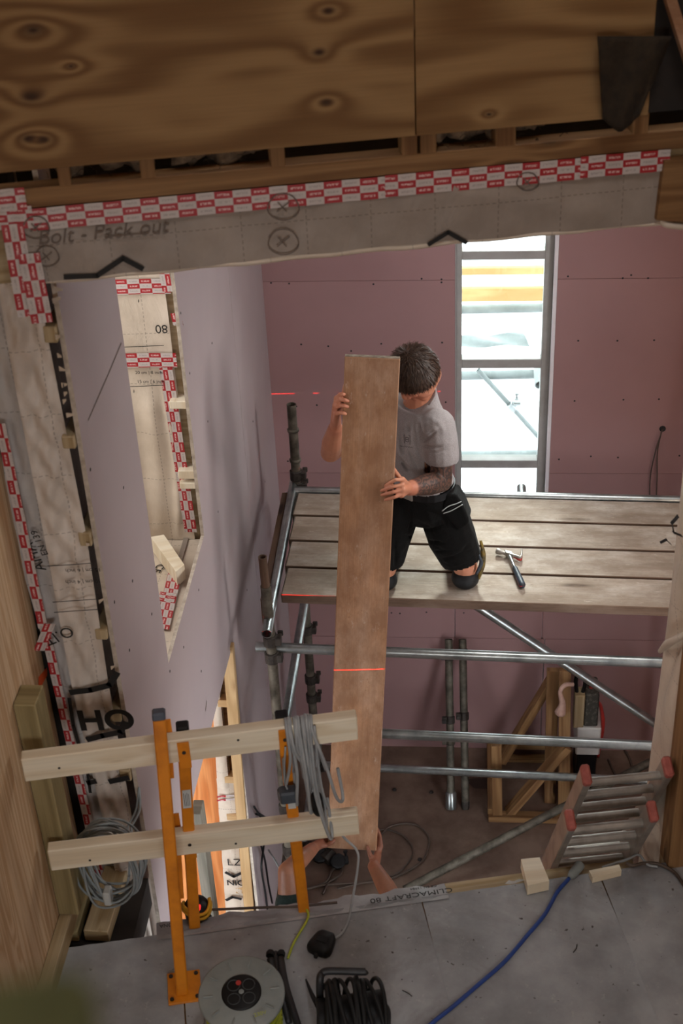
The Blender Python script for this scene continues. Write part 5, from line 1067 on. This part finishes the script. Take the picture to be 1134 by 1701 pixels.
def cloth(name, c1, c2, sc=60, b=.35):
    t = NT(name); v = t.coords('Object'); col = t.ramp(t.noise(v, sc, 5, .7), [(.35, lin(c1)), (.65, lin(c2))]); n1 = t.noise(v, 9, 4, .6, .8); n2 = t.noise(v, 420, 2)
    t.bump(t.math('ADD', n1, t.math('MULTIPLY', n2, .12)), b, .02); t.b.inputs['Sheen Weight'].default_value = .03; return t.done(col, .9, 0, .15)
M['tee'] = cloth('grey_melange_cotton', '#a39d9c', '#8e8888', 220, .3); M['work'] = cloth('black_work_cloth', '#0e0d0c', '#090807', 90, .5); M['dark_tee'] = cloth('dark_green_cotton', '#1f2b28', '#18211f', 90, .3)
M['hair'] = mk('brown_hair', '#4a3526', '#2c1d14', 90, .5); M['hair2'] = mk('dark_hair', '#2e241d', '#211a15', 90, .55)
def dent(co, no, a, b, depth, wid):
    """press or raise a soft cloth fold along segment a-b"""
    d, t = segdist(co, a, b); return co + no * (depth * np.exp(-(d / wid) ** 2) * np.sin(np.clip(t, .02, .98) * math.pi) ** .5)[:, None]

# ------------------------------------------------------------------ kneeling man on the deck
ZD = 2.48
man = thing('person', 'kneeling man in grey t-shirt and black work shorts, head bowed, holding the upright plank', 'person', (-.19, 5.45, ZD))
Fp = unit(A(-.60, -.80, 0)); Lp = A(-Fp[1], Fp[0], 0); F = unit(A(-.82, -.57, 0)); L = A(-F[1], F[0], 0)            # facing, and his left
hipL, hipR = A(-.095, 5.43, 2.905), A(-.285, 5.44, 2.905); knL, knR = A(.008, 5.42, 2.567), A(-.372, 5.40, 2.565); anL, anR = A(-.045, 5.83, 2.545), A(-.30, 5.82, 2.545)
neck = A(-.198, 5.455, 3.425); shL, shR = A(-.104, 5.315, 3.375), A(-.335, 5.545, 3.36)
elL, wrL = A(-.098, 5.275, 3.125), A(-.232, 5.105, 3.195); elR, wrR = A(-.592, 5.42, 3.185), A(-.548, 5.265, 3.40)
hc = A(-.205, 5.405, 3.58); Fh = unit(A(-.60, -.34, -.72)); Uh = unit(ZV - Fh * Fh[2]); Lh = np.cross(Uh, Fh)
def H(f, l, u): return hc + Fh * f + Lh * l + Uh * u
def head_parts(mb, H, Fh, Lh, Uh):
    ellip(mb, H(-.008, 0, .028), Fh * .098, Lh * .077, Uh * .092); ellip(mb, H(.020, 0, -.035), Fh * .072, Lh * .064, Uh * .085)
    ellip(mb, H(.052, 0, -.088), Fh * .036, Lh * .040, Uh * .030); ellip(mb, H(.070, 0, .028), Fh * .026, Lh * .056, Uh * .030)
    limb(mb, [H(.088, 0, .012), H(.108, 0, -.022), H(.104, 0, -.032)], [.010, .012, .013]); ellip(mb, H(.096, .014, -.034), Fh * .011, Lh * .009, Uh * .008); ellip(mb, H(.096, -.014, -.034), Fh * .011, Lh * .009, Uh * .008)
    for s in (-1, 1):
        ellip(mb, H(.062, s * .038, -.018), Fh * .026, Lh * .024, Uh * .022); ellip(mb, H(-.006, s * .067, -.012), Fh * .018, Lh * .008, Uh * .028); ellip(mb, H(.080, s * .030, .022), Fh * .012, Lh * .020, Uh * .008)
    ellip(mb, H(.086, 0, -.058), Fh * .012, Lh * .026, Uh * .007); ellip(mb, H(.083, 0, -.069), Fh * .013, Lh * .022, Uh * .008)
bd = MB(); head_parts(bd, H, Fh, Lh, Uh)
limb(bd, [neck - ZV * .03, neck + A(0, -.012, .05), H(-.03, 0, -.05)], [.066, .060, .058])
# trunk under the clothes
loft(bd, [(A(-.19, 5.445, 2.86), Lp * .11, Fp * .09), (A(-.19, 5.44, 2.96), Lp * .14, Fp * .095), (A(-.197, 5.435, 3.08), L * .12, F * .09), (A(-.205, 5.44, 3.24), L * .125, F * .095), (A(-.21, 5.45, 3.36), L * .13, F * .08), (neck, L * .07, F * .06)])
limb(bd, [shL, elL * .55 + shL * .45, elL, elL * .6 + wrL * .4, wrL], [.058, .052, .047, .050, .032]); limb(bd, [shR, elR * .55 + shR * .45, elR, elR * .6 + wrR * .4, wrR], [.055, .049, .045, .047, .031])
for h_, k_, a_ in ((hipL, knL, anL), (hipR, knR, anR)): limb(bd, [h_, h_ * .5 + k_ * .5, k_, k_ * .7 + a_ * .3, a_], [.085, .075, .058, .056, .038])
def finger(mb, pts, r): limb(mb, pts, [r * 1.12, r * 1.05, r, r * .86][:len(pts)], 10)
def ppx(px, py, out): return Ppl(px, py, PT + pup * out, pup)
# left hand: four fingers flat on the front of the plank, thumb behind its edge
for (m0, p0, d0, t0) in (((668, 797), (657, 797), (648, 801.5), (640, 806.5)), ((669, 805), (654, 808), (643, 811.5), (633, 815)), ((669, 813), (654, 817), (643, 819.8), (633.5, 822.3)), ((667, 821), (656, 825.5), (647, 828), (640, 830))):
    finger(bd, [ppx(*m0, .004), ppx(*p0, .021), ppx(*d0, .0125), ppx(*t0, .0075)], .0078)
mcs = [ppx(668, 796, .0), ppx(668, 809, .0), ppx(668, 816, .0), ppx(666, 823, -.004)]
for q in mcs: capsule(bd, wrL * .85 + q * .15, q, .018, .0125, 10)
capsule(bd, wrL, (mcs[1] + mcs[2]) / 2, .026, .016)
finger(bd, [wrL * .7 + ppx(668, 800, -.03) * .3, ppx(662, 792, -.038), plank_pt(3.32, .95, -.050), plank_pt(3.34, .72, -.051)], .0105)
# right hand: fingers closing round the left edge of the plank
fr_ = []
for (m0, p0, t0) in (((559, 661), (565, 655), (571.5, 655)), ((558.5, 668), (566, 663), (577.5, 666)), ((558.5, 677), (566, 673), (577, 675.5)), ((559, 687), (565, 685), (573.5, 687.5))):
    q = ppx(*m0, -.035); fr_.append(q); finger(bd, [q, ppx(*p0, .006), ppx((p0[0] + t0[0]) / 2 + 1, (p0[1] + t0[1]) / 2 + .3, .017), ppx(*t0, .010)], .0088)
for q in fr_: capsule(bd, wrR * .85 + q * .15, q, .018, .0125, 10)
capsule(bd, wrR, (fr_[1] + fr_[2]) / 2, .026, .017)
finger(bd, [wrR * .6 + fr_[0] * .4 + A(.01, .02, 0), ppx(568, 668, -.060), plank_pt(3.66, -.95, -.052), plank_pt(3.69, -.75, -.050)], .0105)
def mask1(co):
    d1, t1_ = segdist(co, elL, wrL); d2, t2_ = segdist(co, shL, elL); a = np.maximum((d1 < .062) * np.clip((.93 - t1_) / .05, 0, 1), (d2 < .075) * 1.0) * (co[:, 1] < 5.5) * (co[:, 0] > -.23)
    hd = np.minimum(segdist(co, wrL, ppx(640, 818, .01))[0] - .06, segdist(co, wrR, ppx(570, 668, .01))[0] - .06); rd = np.clip(-hd / .03, 0, 1) * .5
    fc = np.exp(-(np.linalg.norm(co - H(.06, 0, -.03), axis=1) / .07) ** 2) * .8; return np.stack([a, np.maximum(rd, fc), a * 0], 1)
body = fuse('body', bd, .0036, 3, M['skin'], man, None, 'bare skin of face, hands and knees; dark tattoos on his left arm', mask1)
for s in (-1, 1):
    m = MB(); ellip(m, H(.072, s * .031, .004), Fh * .011, Lh * .013, Uh * .011); m.build('eye', M['white'], man); m = MB(); ellip(m, H(.0805, s * .031, .003), Fh * .004, Lh * .0055, Uh * .0055); m.build('iris', M['hair2'], man)
    m = MB(); m.tube([H(.088, s * .014, .022), H(.090, s * .032, .027), H(.080, s * .052, .021)], [.004, .0045, .002], 6); m.build('eyebrow', M['hair2'], man)
# hair: cap plus short strands
def hair(H, Fh, Lh, Uh, par, mt, n, seed):
    r = random.Random(seed); hm_ = MB(); c = H(-.010, 0, .030); vs = []; fs = []; nu, nv = 36, 16
    def surf(th, ph, k=1.0):      # th from the crown down, ph around from the front
        lim = 1.30 + 1.12 * (0.5 - .5 * math.cos(ph)) ** .8 + .42 * math.sin(ph) ** 2; t = th * lim; rr = math.sin(min(t, math.pi / 2)) * (1 - .25 * max(0, t - math.pi / 2) ** 1.5)
        return c + k * (Uh * .099 * math.cos(t) + rr * (Fh * .106 * math.cos(ph) + Lh * .096 * math.sin(ph)))
    for j in range(nv + 1):
        for i in range(nu): vs.append(surf(j / nv, 2 * math.pi * i / nu, 1.0 + .012 * math.sin(i * 3.1 + j * 1.7)))
    fs = [(j * nu + i, (j + 1) * nu + i, (j + 1) * nu + (i + 1) % nu, j * nu + (i + 1) % nu) for j in range(nv) for i in range(nu)]
    hm_.add(vs, fs, None, True); cap = hm_.build('hair', mt, par)
    st_ = MB(); crown = c + Uh * .09 - Fh * .05
    for k in range(n):
        th, ph = r.random() ** .6, r.uniform(0, 2 * math.pi); p = surf(th, ph, .985); nn = unit(p - c); flow = unit(p - crown - nn * ((p - crown) @ nn)); flow = unit(flow + A(r.uniform(-.35, .35), r.uniform(-.35, .35), r.uniform(-.35, .35)))
        top = math.exp(-(th * 2.2) ** 2); ln_ = r.uniform(.018, .036); q = p + nn * (.006 + .012 * top * r.random()) + flow * ln_ * .6; e = q + flow * ln_ * .5 + nn * (.004 * top - .002); sd = unit(np.cross(flow, nn)) * r.uniform(.0010, .0019)
        st_.add([p - sd, p + sd, q + sd * .8, q - sd * .8, e], [(0, 1, 2, 3), (3, 2, 4)], None, True)
    st_.build('hair_strands', mt, cap, None, None, None, 'stuff')
hair(H, Fh, Lh, Uh, man, M['hair'], 5200, 3)
# t-shirt
ts = MB(); loft(ts, [(A(-.188, 5.440, 2.975), Lp * .168, Fp * .120), (A(-.190, 5.437, 3.05), (L + Lp) * .080, (F + Fp) * .061), (A(-.198, 5.432, 3.15), L * .150, F * .124), (A(-.205, 5.430, 3.27), L * .152, F * .128), (A(-.207, 5.437, 3.36), L * .158, F * .116), (A(-.205, 5.447, 3.425), L * .118, F * .088), (neck + ZV * .022 + A(0, -.005, 0), L * .079, F * .074 - ZV * .038)])
slL = shL + (elL - shL) * .52; slR = shR + (elR - shR) * .62
limb(ts, [shL + A(-.01, .01, .0), shL * .5 + slL * .5, slL + A(.004, -.004, 0)], [.077, .077, .077]); limb(ts, [shR + A(.01, -.01, 0), shR * .5 + slR * .5, slR], [.074, .071, .068])
def tee_post(co, no):
    for a, b, d, wd_ in (((664, 690), (668, 760), -.012, .014), ((672, 690), (690, 762), -.009, .012), ((683, 690), (700, 770), -.008, .012), ((657, 760), (692, 796), -.014, .010), ((660, 745), (696, 785), .008, .010), ((697, 735), (728, 712), -.010, .009), ((700, 732), (742, 735), -.009, .010), ((690, 705), (697, 760), .007, .010), ((705, 700), (733, 695), -.006, .010), ((676, 720), (684, 770), .006, .009)):
        co = dent(co, no, Py(*a, 5.315), Py(*b, 5.315), d * 1.7, wd_ * .8)
    return co
def cut(mbody, planes):
    """open the ends of a fused garment: keep what lies on the positive side of each plane (point, normal, centre, radius)"""
    bm = bmesh.new(); bm.from_mesh(mbody.data); o_ = ORG[man.name] if mbody.parent is man else ORG[mbody.parent.name]
    kill = [f for f in bm.faces if any((np.array(f.calc_center_median()) + o_ - np.array(p)) @ unit(n) < 0 and np.linalg.norm(np.array(f.calc_center_median()) + o_ - np.array(p)) < r and (r > .1 or f.calc_center_median().x + o_[0] > -.172) for p, n, r in planes)]
    bmesh.ops.delete(bm, geom=kill, context='FACES'); bm.to_mesh(mbody.data); bm.free(); s = mbody.modifiers.new('thick', 'SOLIDIFY'); s.thickness = .003; s.offset = -1
tee = fuse('t_shirt', ts, .006, 5, M['tee'], man, tee_post, 'grey t-shirt with a small dark square emblem on the chest')
cut(tee, [(slL + (elL - shL) * .10, shL - elL, .088), (slR + (elR - shR) * .10, shR - elR, .12), (A(-.19, 5.44, 3.035), A(-.12, -.02, 1), .3)])
cb = MB(); cb.tube([neck + A(0, -.005, .016) + (.079 * math.cos(t) * L + .072 * math.sin(t) * F) + ZV * (-.043 * math.sin(t)) for t in np.linspace(0, 6.2832, 22)], .0055, 7, False); cb.build('collar', M['tee'], tee)
def surf_hits(ob, pts):
    bpy.context.view_layer.update(); o = Vector(CAM) - Vector(ORG[man.name]); out = []
    for a, b in zip(pts[:-1], pts[1:]):
        for t in np.linspace(0, 1, 6):
            hit, l_, n_, i_ = ob.ray_cast(o, Vector(ray(a[0] + (b[0] - a[0]) * t, a[1] + (b[1] - a[1]) * t)))
            if hit: out.append(np.array(l_))
    return out
def press(ob, lines):
    me = ob.data; n = len(me.vertices); co = np.empty(n * 3); me.vertices.foreach_get('co', co); co = co.reshape(-1, 3); no = np.empty(n * 3); me.vertices.foreach_get('normal', no); no = no.reshape(-1, 3); add = np.zeros(n)
    for pts, depth, wid in lines:
        h = surf_hits(ob, pts)
        if len(h) < 2: continue
        d = np.full(n, 9.0); tt = np.zeros(n); m_ = len(h) - 1
        for k, (a, b) in enumerate(zip(h[:-1], h[1:])):
            if np.linalg.norm(b - a) > .08 or np.linalg.norm(b - a) < 1e-5: continue
            dd, t = segdist(co, a, b); q = dd < d; d = np.where(q, dd, d); tt = np.where(q, (k + t) / m_, tt)
        add += depth * np.exp(-(d / wid) ** 2) * np.clip(np.sin(np.clip(tt, .03, .97) * math.pi) * 1.6, 0, 1)
    me.vertices.foreach_set('co', (co + no * np.clip(add, -.022, .016)[:, None]).ravel()); me.update()
press(tee, [([(663, 700), (664, 730), (672, 770)], -.010, .007), ([(671, 695), (676, 715)], .006, .008), ([(684, 700), (690, 735), (699, 765)], -.012, .007), ([(657, 758), (672, 776), (690, 792)], -.013, .007), ([(658, 748), (676, 768), (692, 780)], .009, .008), ([(676, 745), (686, 768), (695, 782)], -.010, .006), ([(697, 735), (712, 727), (726, 714)], -.012, .006), ([(699, 727), (718, 720), (728, 708)], .007, .009), ([(698, 738), (716, 744), (738, 742)], -.008, .006), ([(702, 748), (722, 752), (742, 746)], -.006, .006), ([(697, 700), (695, 722), (698, 750)], -.009, .007), ([(708, 690), (728, 702), (740, 722)], .004, .012), ([(690, 690), (700, 705), (704, 722)], .006, .009)])
# emblem: square outline with a letter and small marks below, projected on the cloth
bpy.context.view_layer.update()
def on_tee(px, py):
    o = Vector(CAM) - Vector(ORG[man.name]); hit, loc_, n_, i_ = tee.ray_cast(o, Vector(ray(px, py)))
    return (np.array(loc_) + ORG[man.name] + np.array(n_) * .0012, np.array(n_)) if hit else (Py(px, py, 5.3), A(0, -1, 0))
eb = MB()
def eline(pts, wd_):
    P = [on_tee(*p) for p in pts]
    for (a, na), (b, nb) in zip(P[:-1], P[1:]): ribbon(eb, [a, b], wd_, unit(na + nb), .0)
eline([(671, 722), (671.5, 736), (681, 738), (681, 724), (671, 722)], .0022); eline([(674, 726), (674, 733), (678.5, 734), (678.5, 727), (674, 726)], .002); eline([(674, 730), (678.5, 730.5)], .002)
for k in range(7): x = 665 + k * 3; eline([(x, 740 + k * .35), (x + 1.6, 742 + k * .35)], .0022)
eb.build('emblem', M['ink'], tee, 'small dark square chest emblem')
# shorts
sh = MB(); loft(sh, [(A(-.19, 5.445, 2.83), Lp * .10 + A(.06, 0, 0), Fp * .10), (A(-.19, 5.445, 2.90), Lp * .155, Fp * .118), (A(-.19, 5.442, 2.96), Lp * .162, Fp * .116), (A(-.19, 5.440, 3.04), Lp * .152, Fp * .108)])
for h_, k_, o_ in ((hipL, knL, -.012), (hipR, knR, -.025)):
    e = h_ + (k_ - h_) * .93; limb(sh, [h_ + A(o_ * .6, 0, -.01), h_ * .5 + k_ * .5 + A(o_, -.004, 0), e + A(o_ * .3, 0, 0)], [.112, .113, .094])
def sh_post(co, no):
    for a, b, d, wd_ in (((672, 892), (735, 905), -.012, .010), ((690, 905), (760, 915), -.008, .012), ((700, 870), (742, 890), -.007, .014), ((735, 930), (785, 905), -.010, .010), ((680, 850), (684, 885), -.006, .008), ((655, 900), (660, 950), -.008, .012), ((715, 925), (775, 940), .006, .009)): co = dent(co, no, Py(*a, 5.33), Py(*b, 5.33), d, wd_)
    return co
sh_o = fuse('work_shorts', sh, .0065, 5, M['work'], man, sh_post, 'black work shorts')
cut(sh_o, [(hipL + (knL - hipL) * .85, A(-.25, 0, 1), .16), (hipR + (knR - hipR) * .85, A(.1, 0, 1), .16)])
press(sh_o, [([(671, 888), (700, 900), (738, 902)], -.014, .008), ([(676, 880), (712, 880), (742, 872)], -.010, .008), ([(690, 908), (725, 916), (768, 914)], -.009, .007), ([(684, 842), (683, 865), (678, 885)], -.008, .005), ([(712, 850), (718, 875), (730, 890)], .007, .010), ([(720, 930), (750, 926), (786, 912)], -.009, .007), ([(728, 940), (752, 940), (780, 930)], .006, .006), ([(655, 895), (657, 920), (655, 950)], -.008, .008), ([(700, 845), (735, 858), (745, 880)], -.008, .007)])
bl = MB(); bp = [A(-.19, 5.440, 3.022) + (.163 * math.cos(t) * Lp + .119 * math.sin(t) * Fp) + ZV * (-.012 * math.sin(t)) for t in np.linspace(0, 6.2832, 30)]
for a, b in zip(bp[:-1], bp[1:]): bl.box((a + b) / 2, unit(b - a), unit(np.cross(ZV, b - a)), ZV, np.linalg.norm(b - a) / 2 + .002, .003, .018)
belt = bl.build('belt', M['black'], man, 'black belt')
def surfp(px, py, y, out): q = Py(px, py, y); return q - A(0, out, 0)
m = MB(); bq = A(-.19, 5.44, 3.012) + Fp * .123 + Lp * .02; m.box(bq, Lp, Fp, ZV, .026, .004, .017, .003); m.build('buckle', M['ally'], belt, 'dull metal buckle')
# holster pocket at the left hip
hp = MB(); P_ = lambda x, y, yy: Py(x, y, yy)
out = [(733, 842), (741, 822), (757, 822), (768, 838), (779, 866), (776, 874), (762, 882), (748, 868), (738, 856)]
hp.prism([P_(x, y, 5.315) for x, y in out], A(.012, .11, -.008)); ho = hp.build('holster_pocket', M['work'], man, 'black holster pocket with pale piping at his hip')
bv = ho.modifiers.new('b', 'BEVEL'); bv.width = .012; bv.segments = 3; bv.limit_method = 'ANGLE'
m = MB(); m.tube([P_(734, 849, 5.306), P_(745, 841, 5.306), P_(757, 837, 5.306), P_(766, 833, 5.306)], .0022, 6); m.tube([P_(736, 853, 5.306), P_(750, 848, 5.306), P_(768, 838, 5.306)], .0022, 6); m.build('piping', M['label'], ho, 'pale reflective piping')
m = MB(); m.prism([P_(x, y, 5.36) for x, y in ((731, 826), (739, 809), (746, 803), (753, 812), (756, 826), (742, 836))], A(.01, .05, 0)); fl_ = m.build('holster_flap', M['work'], man); bv = fl_.modifiers.new('b', 'BEVEL'); bv.width = .01; bv.segments = 3
m = MB(); m.prism([P_(x, y, 5.313) for x, y in ((737, 850), (762, 836), (765, 834), (752, 843))], A(0, -.004, 0)); m.build('pocket_mouth', M['ink'], ho)
# knee pads and straps, boots
for k_, a_, s, nm in ((knL, anL, 1, 'left'), (knR, anR, -1, 'right')):
    kp = MB(); ellip(kp, k_ + A(0, -.014, -.050), A(.066, 0, 0), A(0, .068, 0), A(0, 0, .050)); 
    pad = fuse('knee_pad', kp, .006, 3, M['rubber'], man, lambda co, no: np.c_[co[:, :2], np.maximum(co[:, 2], ZD + .002)], 'black knee pad resting on the boards')
    m = MB(); m.tube([k_ + A(s * .060, -.030, -.045), k_ + A(s * .078, -.01, .01), k_ + A(s * .082, .02, .06), k_ + A(s * .070, .05, .115)], [.008, .012, .012, .006], 8); m.build('strap', mk('yellow_strap_' + nm, '#7a6220', '#2a2414', 40, .7), pad, 'black and yellow pad strap')
    m = MB(); m.tube([k_ + A(s * .05, -.055, .0), k_ + A(s * .072, -.035, .045), k_ + A(s * .062, -.03, .09)], [.007, .010, .005], 8); m.build('strap', mk('slate_strap_' + nm, '#3a424c', '#252b32', 40, .6), pad)
    sk = MB(); limb(sk, [k_ * .88 + a_ * .12, k_ * .7 + a_ * .3, a_], [.066, .064, .046]); fuse('sock', sk, .007, 4, M['work'], man, lambda co, no: np.c_[co[:, :2], np.maximum(co[:, 2], ZD + .001)], 'long black sock')
    kb = MB(); limb(kb, [a_ + A(0, -.05, .0), a_ + A(0, .03, .0), a_ + A(0, .055, .03)], [.047, .046, .044]); limb(kb, [a_ + A(0, .05, .03), a_ + A(0, .10, -.025)], [.046, .038])
    fuse('boot', kb, .007, 4, M['black'], man, lambda co, no: np.c_[co[:, :2], np.maximum(co[:, 2], ZD + .001)], 'dark work boot')

# ------------------------------------------------------------------ second man below, reaching up
p2 = thing('person', 'man in dark t-shirt on the ground floor, raised bare arms pushing the plank up', 'person', (-.55, 4.08, 0))
s2R, s2L = A(-.735, 4.13, 1.415), A(-.372, 4.10, 1.40); e2R, w2R = A(-.764, 4.335, 1.69), A(-.678, 4.545, 1.612); e2L, w2L = A(-.300, 4.335, 1.522), A(-.400, 4.535, 1.520)
h2 = A(-.55, 4.06, 1.545); F2 = unit(A(.03, .9, .42)); U2 = unit(ZV - F2 * F2[2]); L2 = np.cross(U2, F2)
def H2(f, l, u): return h2 + F2 * f + L2 * l + U2 * u
b2 = MB(); head_parts(b2, H2, F2, L2, U2); limb(b2, [A(-.55, 4.05, 1.38), A(-.55, 4.05, 1.44), H2(-.02, 0, -.05)], [.068, .060, .058])
X_ = A(1, 0, 0); Y_ = A(0, 1, 0)
loft(b2, [(A(-.55, 4.06, .85), X_ * .13, Y_ * .10), (A(-.55, 4.06, .95), X_ * .15, Y_ * .105), (A(-.55, 4.06, 1.08), X_ * .13, Y_ * .095), (A(-.55, 4.06, 1.25), X_ * .165, Y_ * .11), (A(-.55, 4.07, 1.37), X_ * .16, Y_ * .09), (A(-.55, 4.06, 1.43), X_ * .07, Y_ * .06)])
for s_, e_, w_ in ((s2R, e2R, w2R), (s2L, e2L, w2L)): limb(b2, [s_, s_ * .45 + e_ * .55, e_, e_ * .6 + w_ * .4, w_], [.058, .051, .043, .043, .030])
for s in (-1, 1): limb(b2, [A(-.55 + s * .09, 4.06, .88), A(-.55 + s * .115, 4.07, .48), A(-.55 + s * .125, 4.05, .09)], [.088, .060, .042])
# his left hand (right in view): thumb on the front face, fingers behind the edge
lf_ = [(631.5, 1406), (631, 1401), (630, 1395), (629, 1389)]
mc2 = []
for i, (x, y) in enumerate(lf_):
    q = ppx(627.5, 1424 - i * 4.5, -.030 - .004 * i); mc2.append(q); finger(b2, [q, ppx(x + 2.0, y, -.040), ppx(x - 1, y - 9, -.056), plank_pt(1.655 + .016 * i, .62, -.050)], .0090)
for q in mc2: capsule(b2, w2L * .85 + q * .15, q, .018, .0125, 10)
capsule(b2, w2L, mc2[1], .027, .018)
finger(b2, [w2L * .6 + ppx(616, 1424, .0) * .4, ppx(615, 1422, .012), ppx(612.5, 1414, .016), ppx(610.5, 1407, .010)], .0108)
# his right hand: palm under the left edge, fingers pointing up behind it
mr = []
for i, (x0, y0, x1, y1) in enumerate(((537, 1392, 527, 1354), (541, 1394, 533, 1358), (545, 1396, 539, 1364), (548, 1399, 545, 1372))):
    q = ppx(x0, y0, -.048); mr.append(q); finger(b2, [q, ppx((x0 + x1) / 2 - 1, (y0 + y1) / 2 + 4, -.052), ppx(x1 + 1, y1 + 8, -.054), ppx(x1, y1, -.052)], .0090)
for q in mr: capsule(b2, w2R * .85 + q * .15, q, .018, .0125, 10)
capsule(b2, w2R, mr[1], .027, .018)
finger(b2, [w2R * .6 + ppx(540, 1402, .0) * .4, ppx(543, 1404, .008), ppx(549, 1401, .017), ppx(555, 1396, .010)], .0108)
fuse('body', b2, .0055, 4, M['skin2'], p2, None, 'bare arms raised to the plank', lambda co: np.stack([co[:, 0] * 0, .25 * (co[:, 1] > 4.5), co[:, 0] * 0], 1))
for s in (-1, 1): m = MB(); ellip(m, H2(.079, s * .031, .004), F2 * .011, L2 * .013, U2 * .011); m.build('eye', M['white'], p2)
hair(H2, F2, L2, U2, p2, M['hair2'], 900, 5)
t2_ = MB(); loft(t2_, [(A(-.55, 4.06, .93), X_ * .172, Y_ * .125), (A(-.55, 4.06, 1.10), X_ * .162, Y_ * .122), (A(-.55, 4.06, 1.26), X_ * .18, Y_ * .128), (A(-.55, 4.07, 1.37), X_ * .17, Y_ * .108), (A(-.55, 4.06, 1.425), X_ * .11, Y_ * .08)])
for s_, e_ in ((s2R, e2R), (s2L, e2L)): limb(t2_, [s_, s_ + (e_ - s_) * .30, s_ + (e_ - s_) * .60], [.075, .071, .066])
fuse('t_shirt', t2_, .008, 4, M['dark_tee'], p2, None, 'dark t-shirt sleeve')
j2 = MB(); loft(j2, [(A(-.55, 4.06, .80), X_ * .16, Y_ * .11), (A(-.55, 4.06, .90), X_ * .165, Y_ * .118), (A(-.55, 4.06, .98), X_ * .16, Y_ * .115)])
for s in (-1, 1): limb(j2, [A(-.55 + s * .085, 4.06, .86), A(-.55 + s * .115, 4.07, .48), A(-.55 + s * .125, 4.05, .13)], [.098, .080, .062])
fuse('work_trousers', j2, .009, 4, M['work'], p2)
for s in (-1, 1): k_ = MB(); limb(k_, [A(-.55 + s * .125, 4.03, .055), A(-.55 + s * .135, 4.17, .042)], [.05, .046]); limb(k_, [A(-.55 + s * .125, 4.04, .06), A(-.55 + s * .125, 4.05, .16)], [.05, .05]); fuse('boot', k_, .008, 4, M['black'], p2, lambda co, no: np.c_[co[:, :2], np.maximum(co[:, 2], .002)])
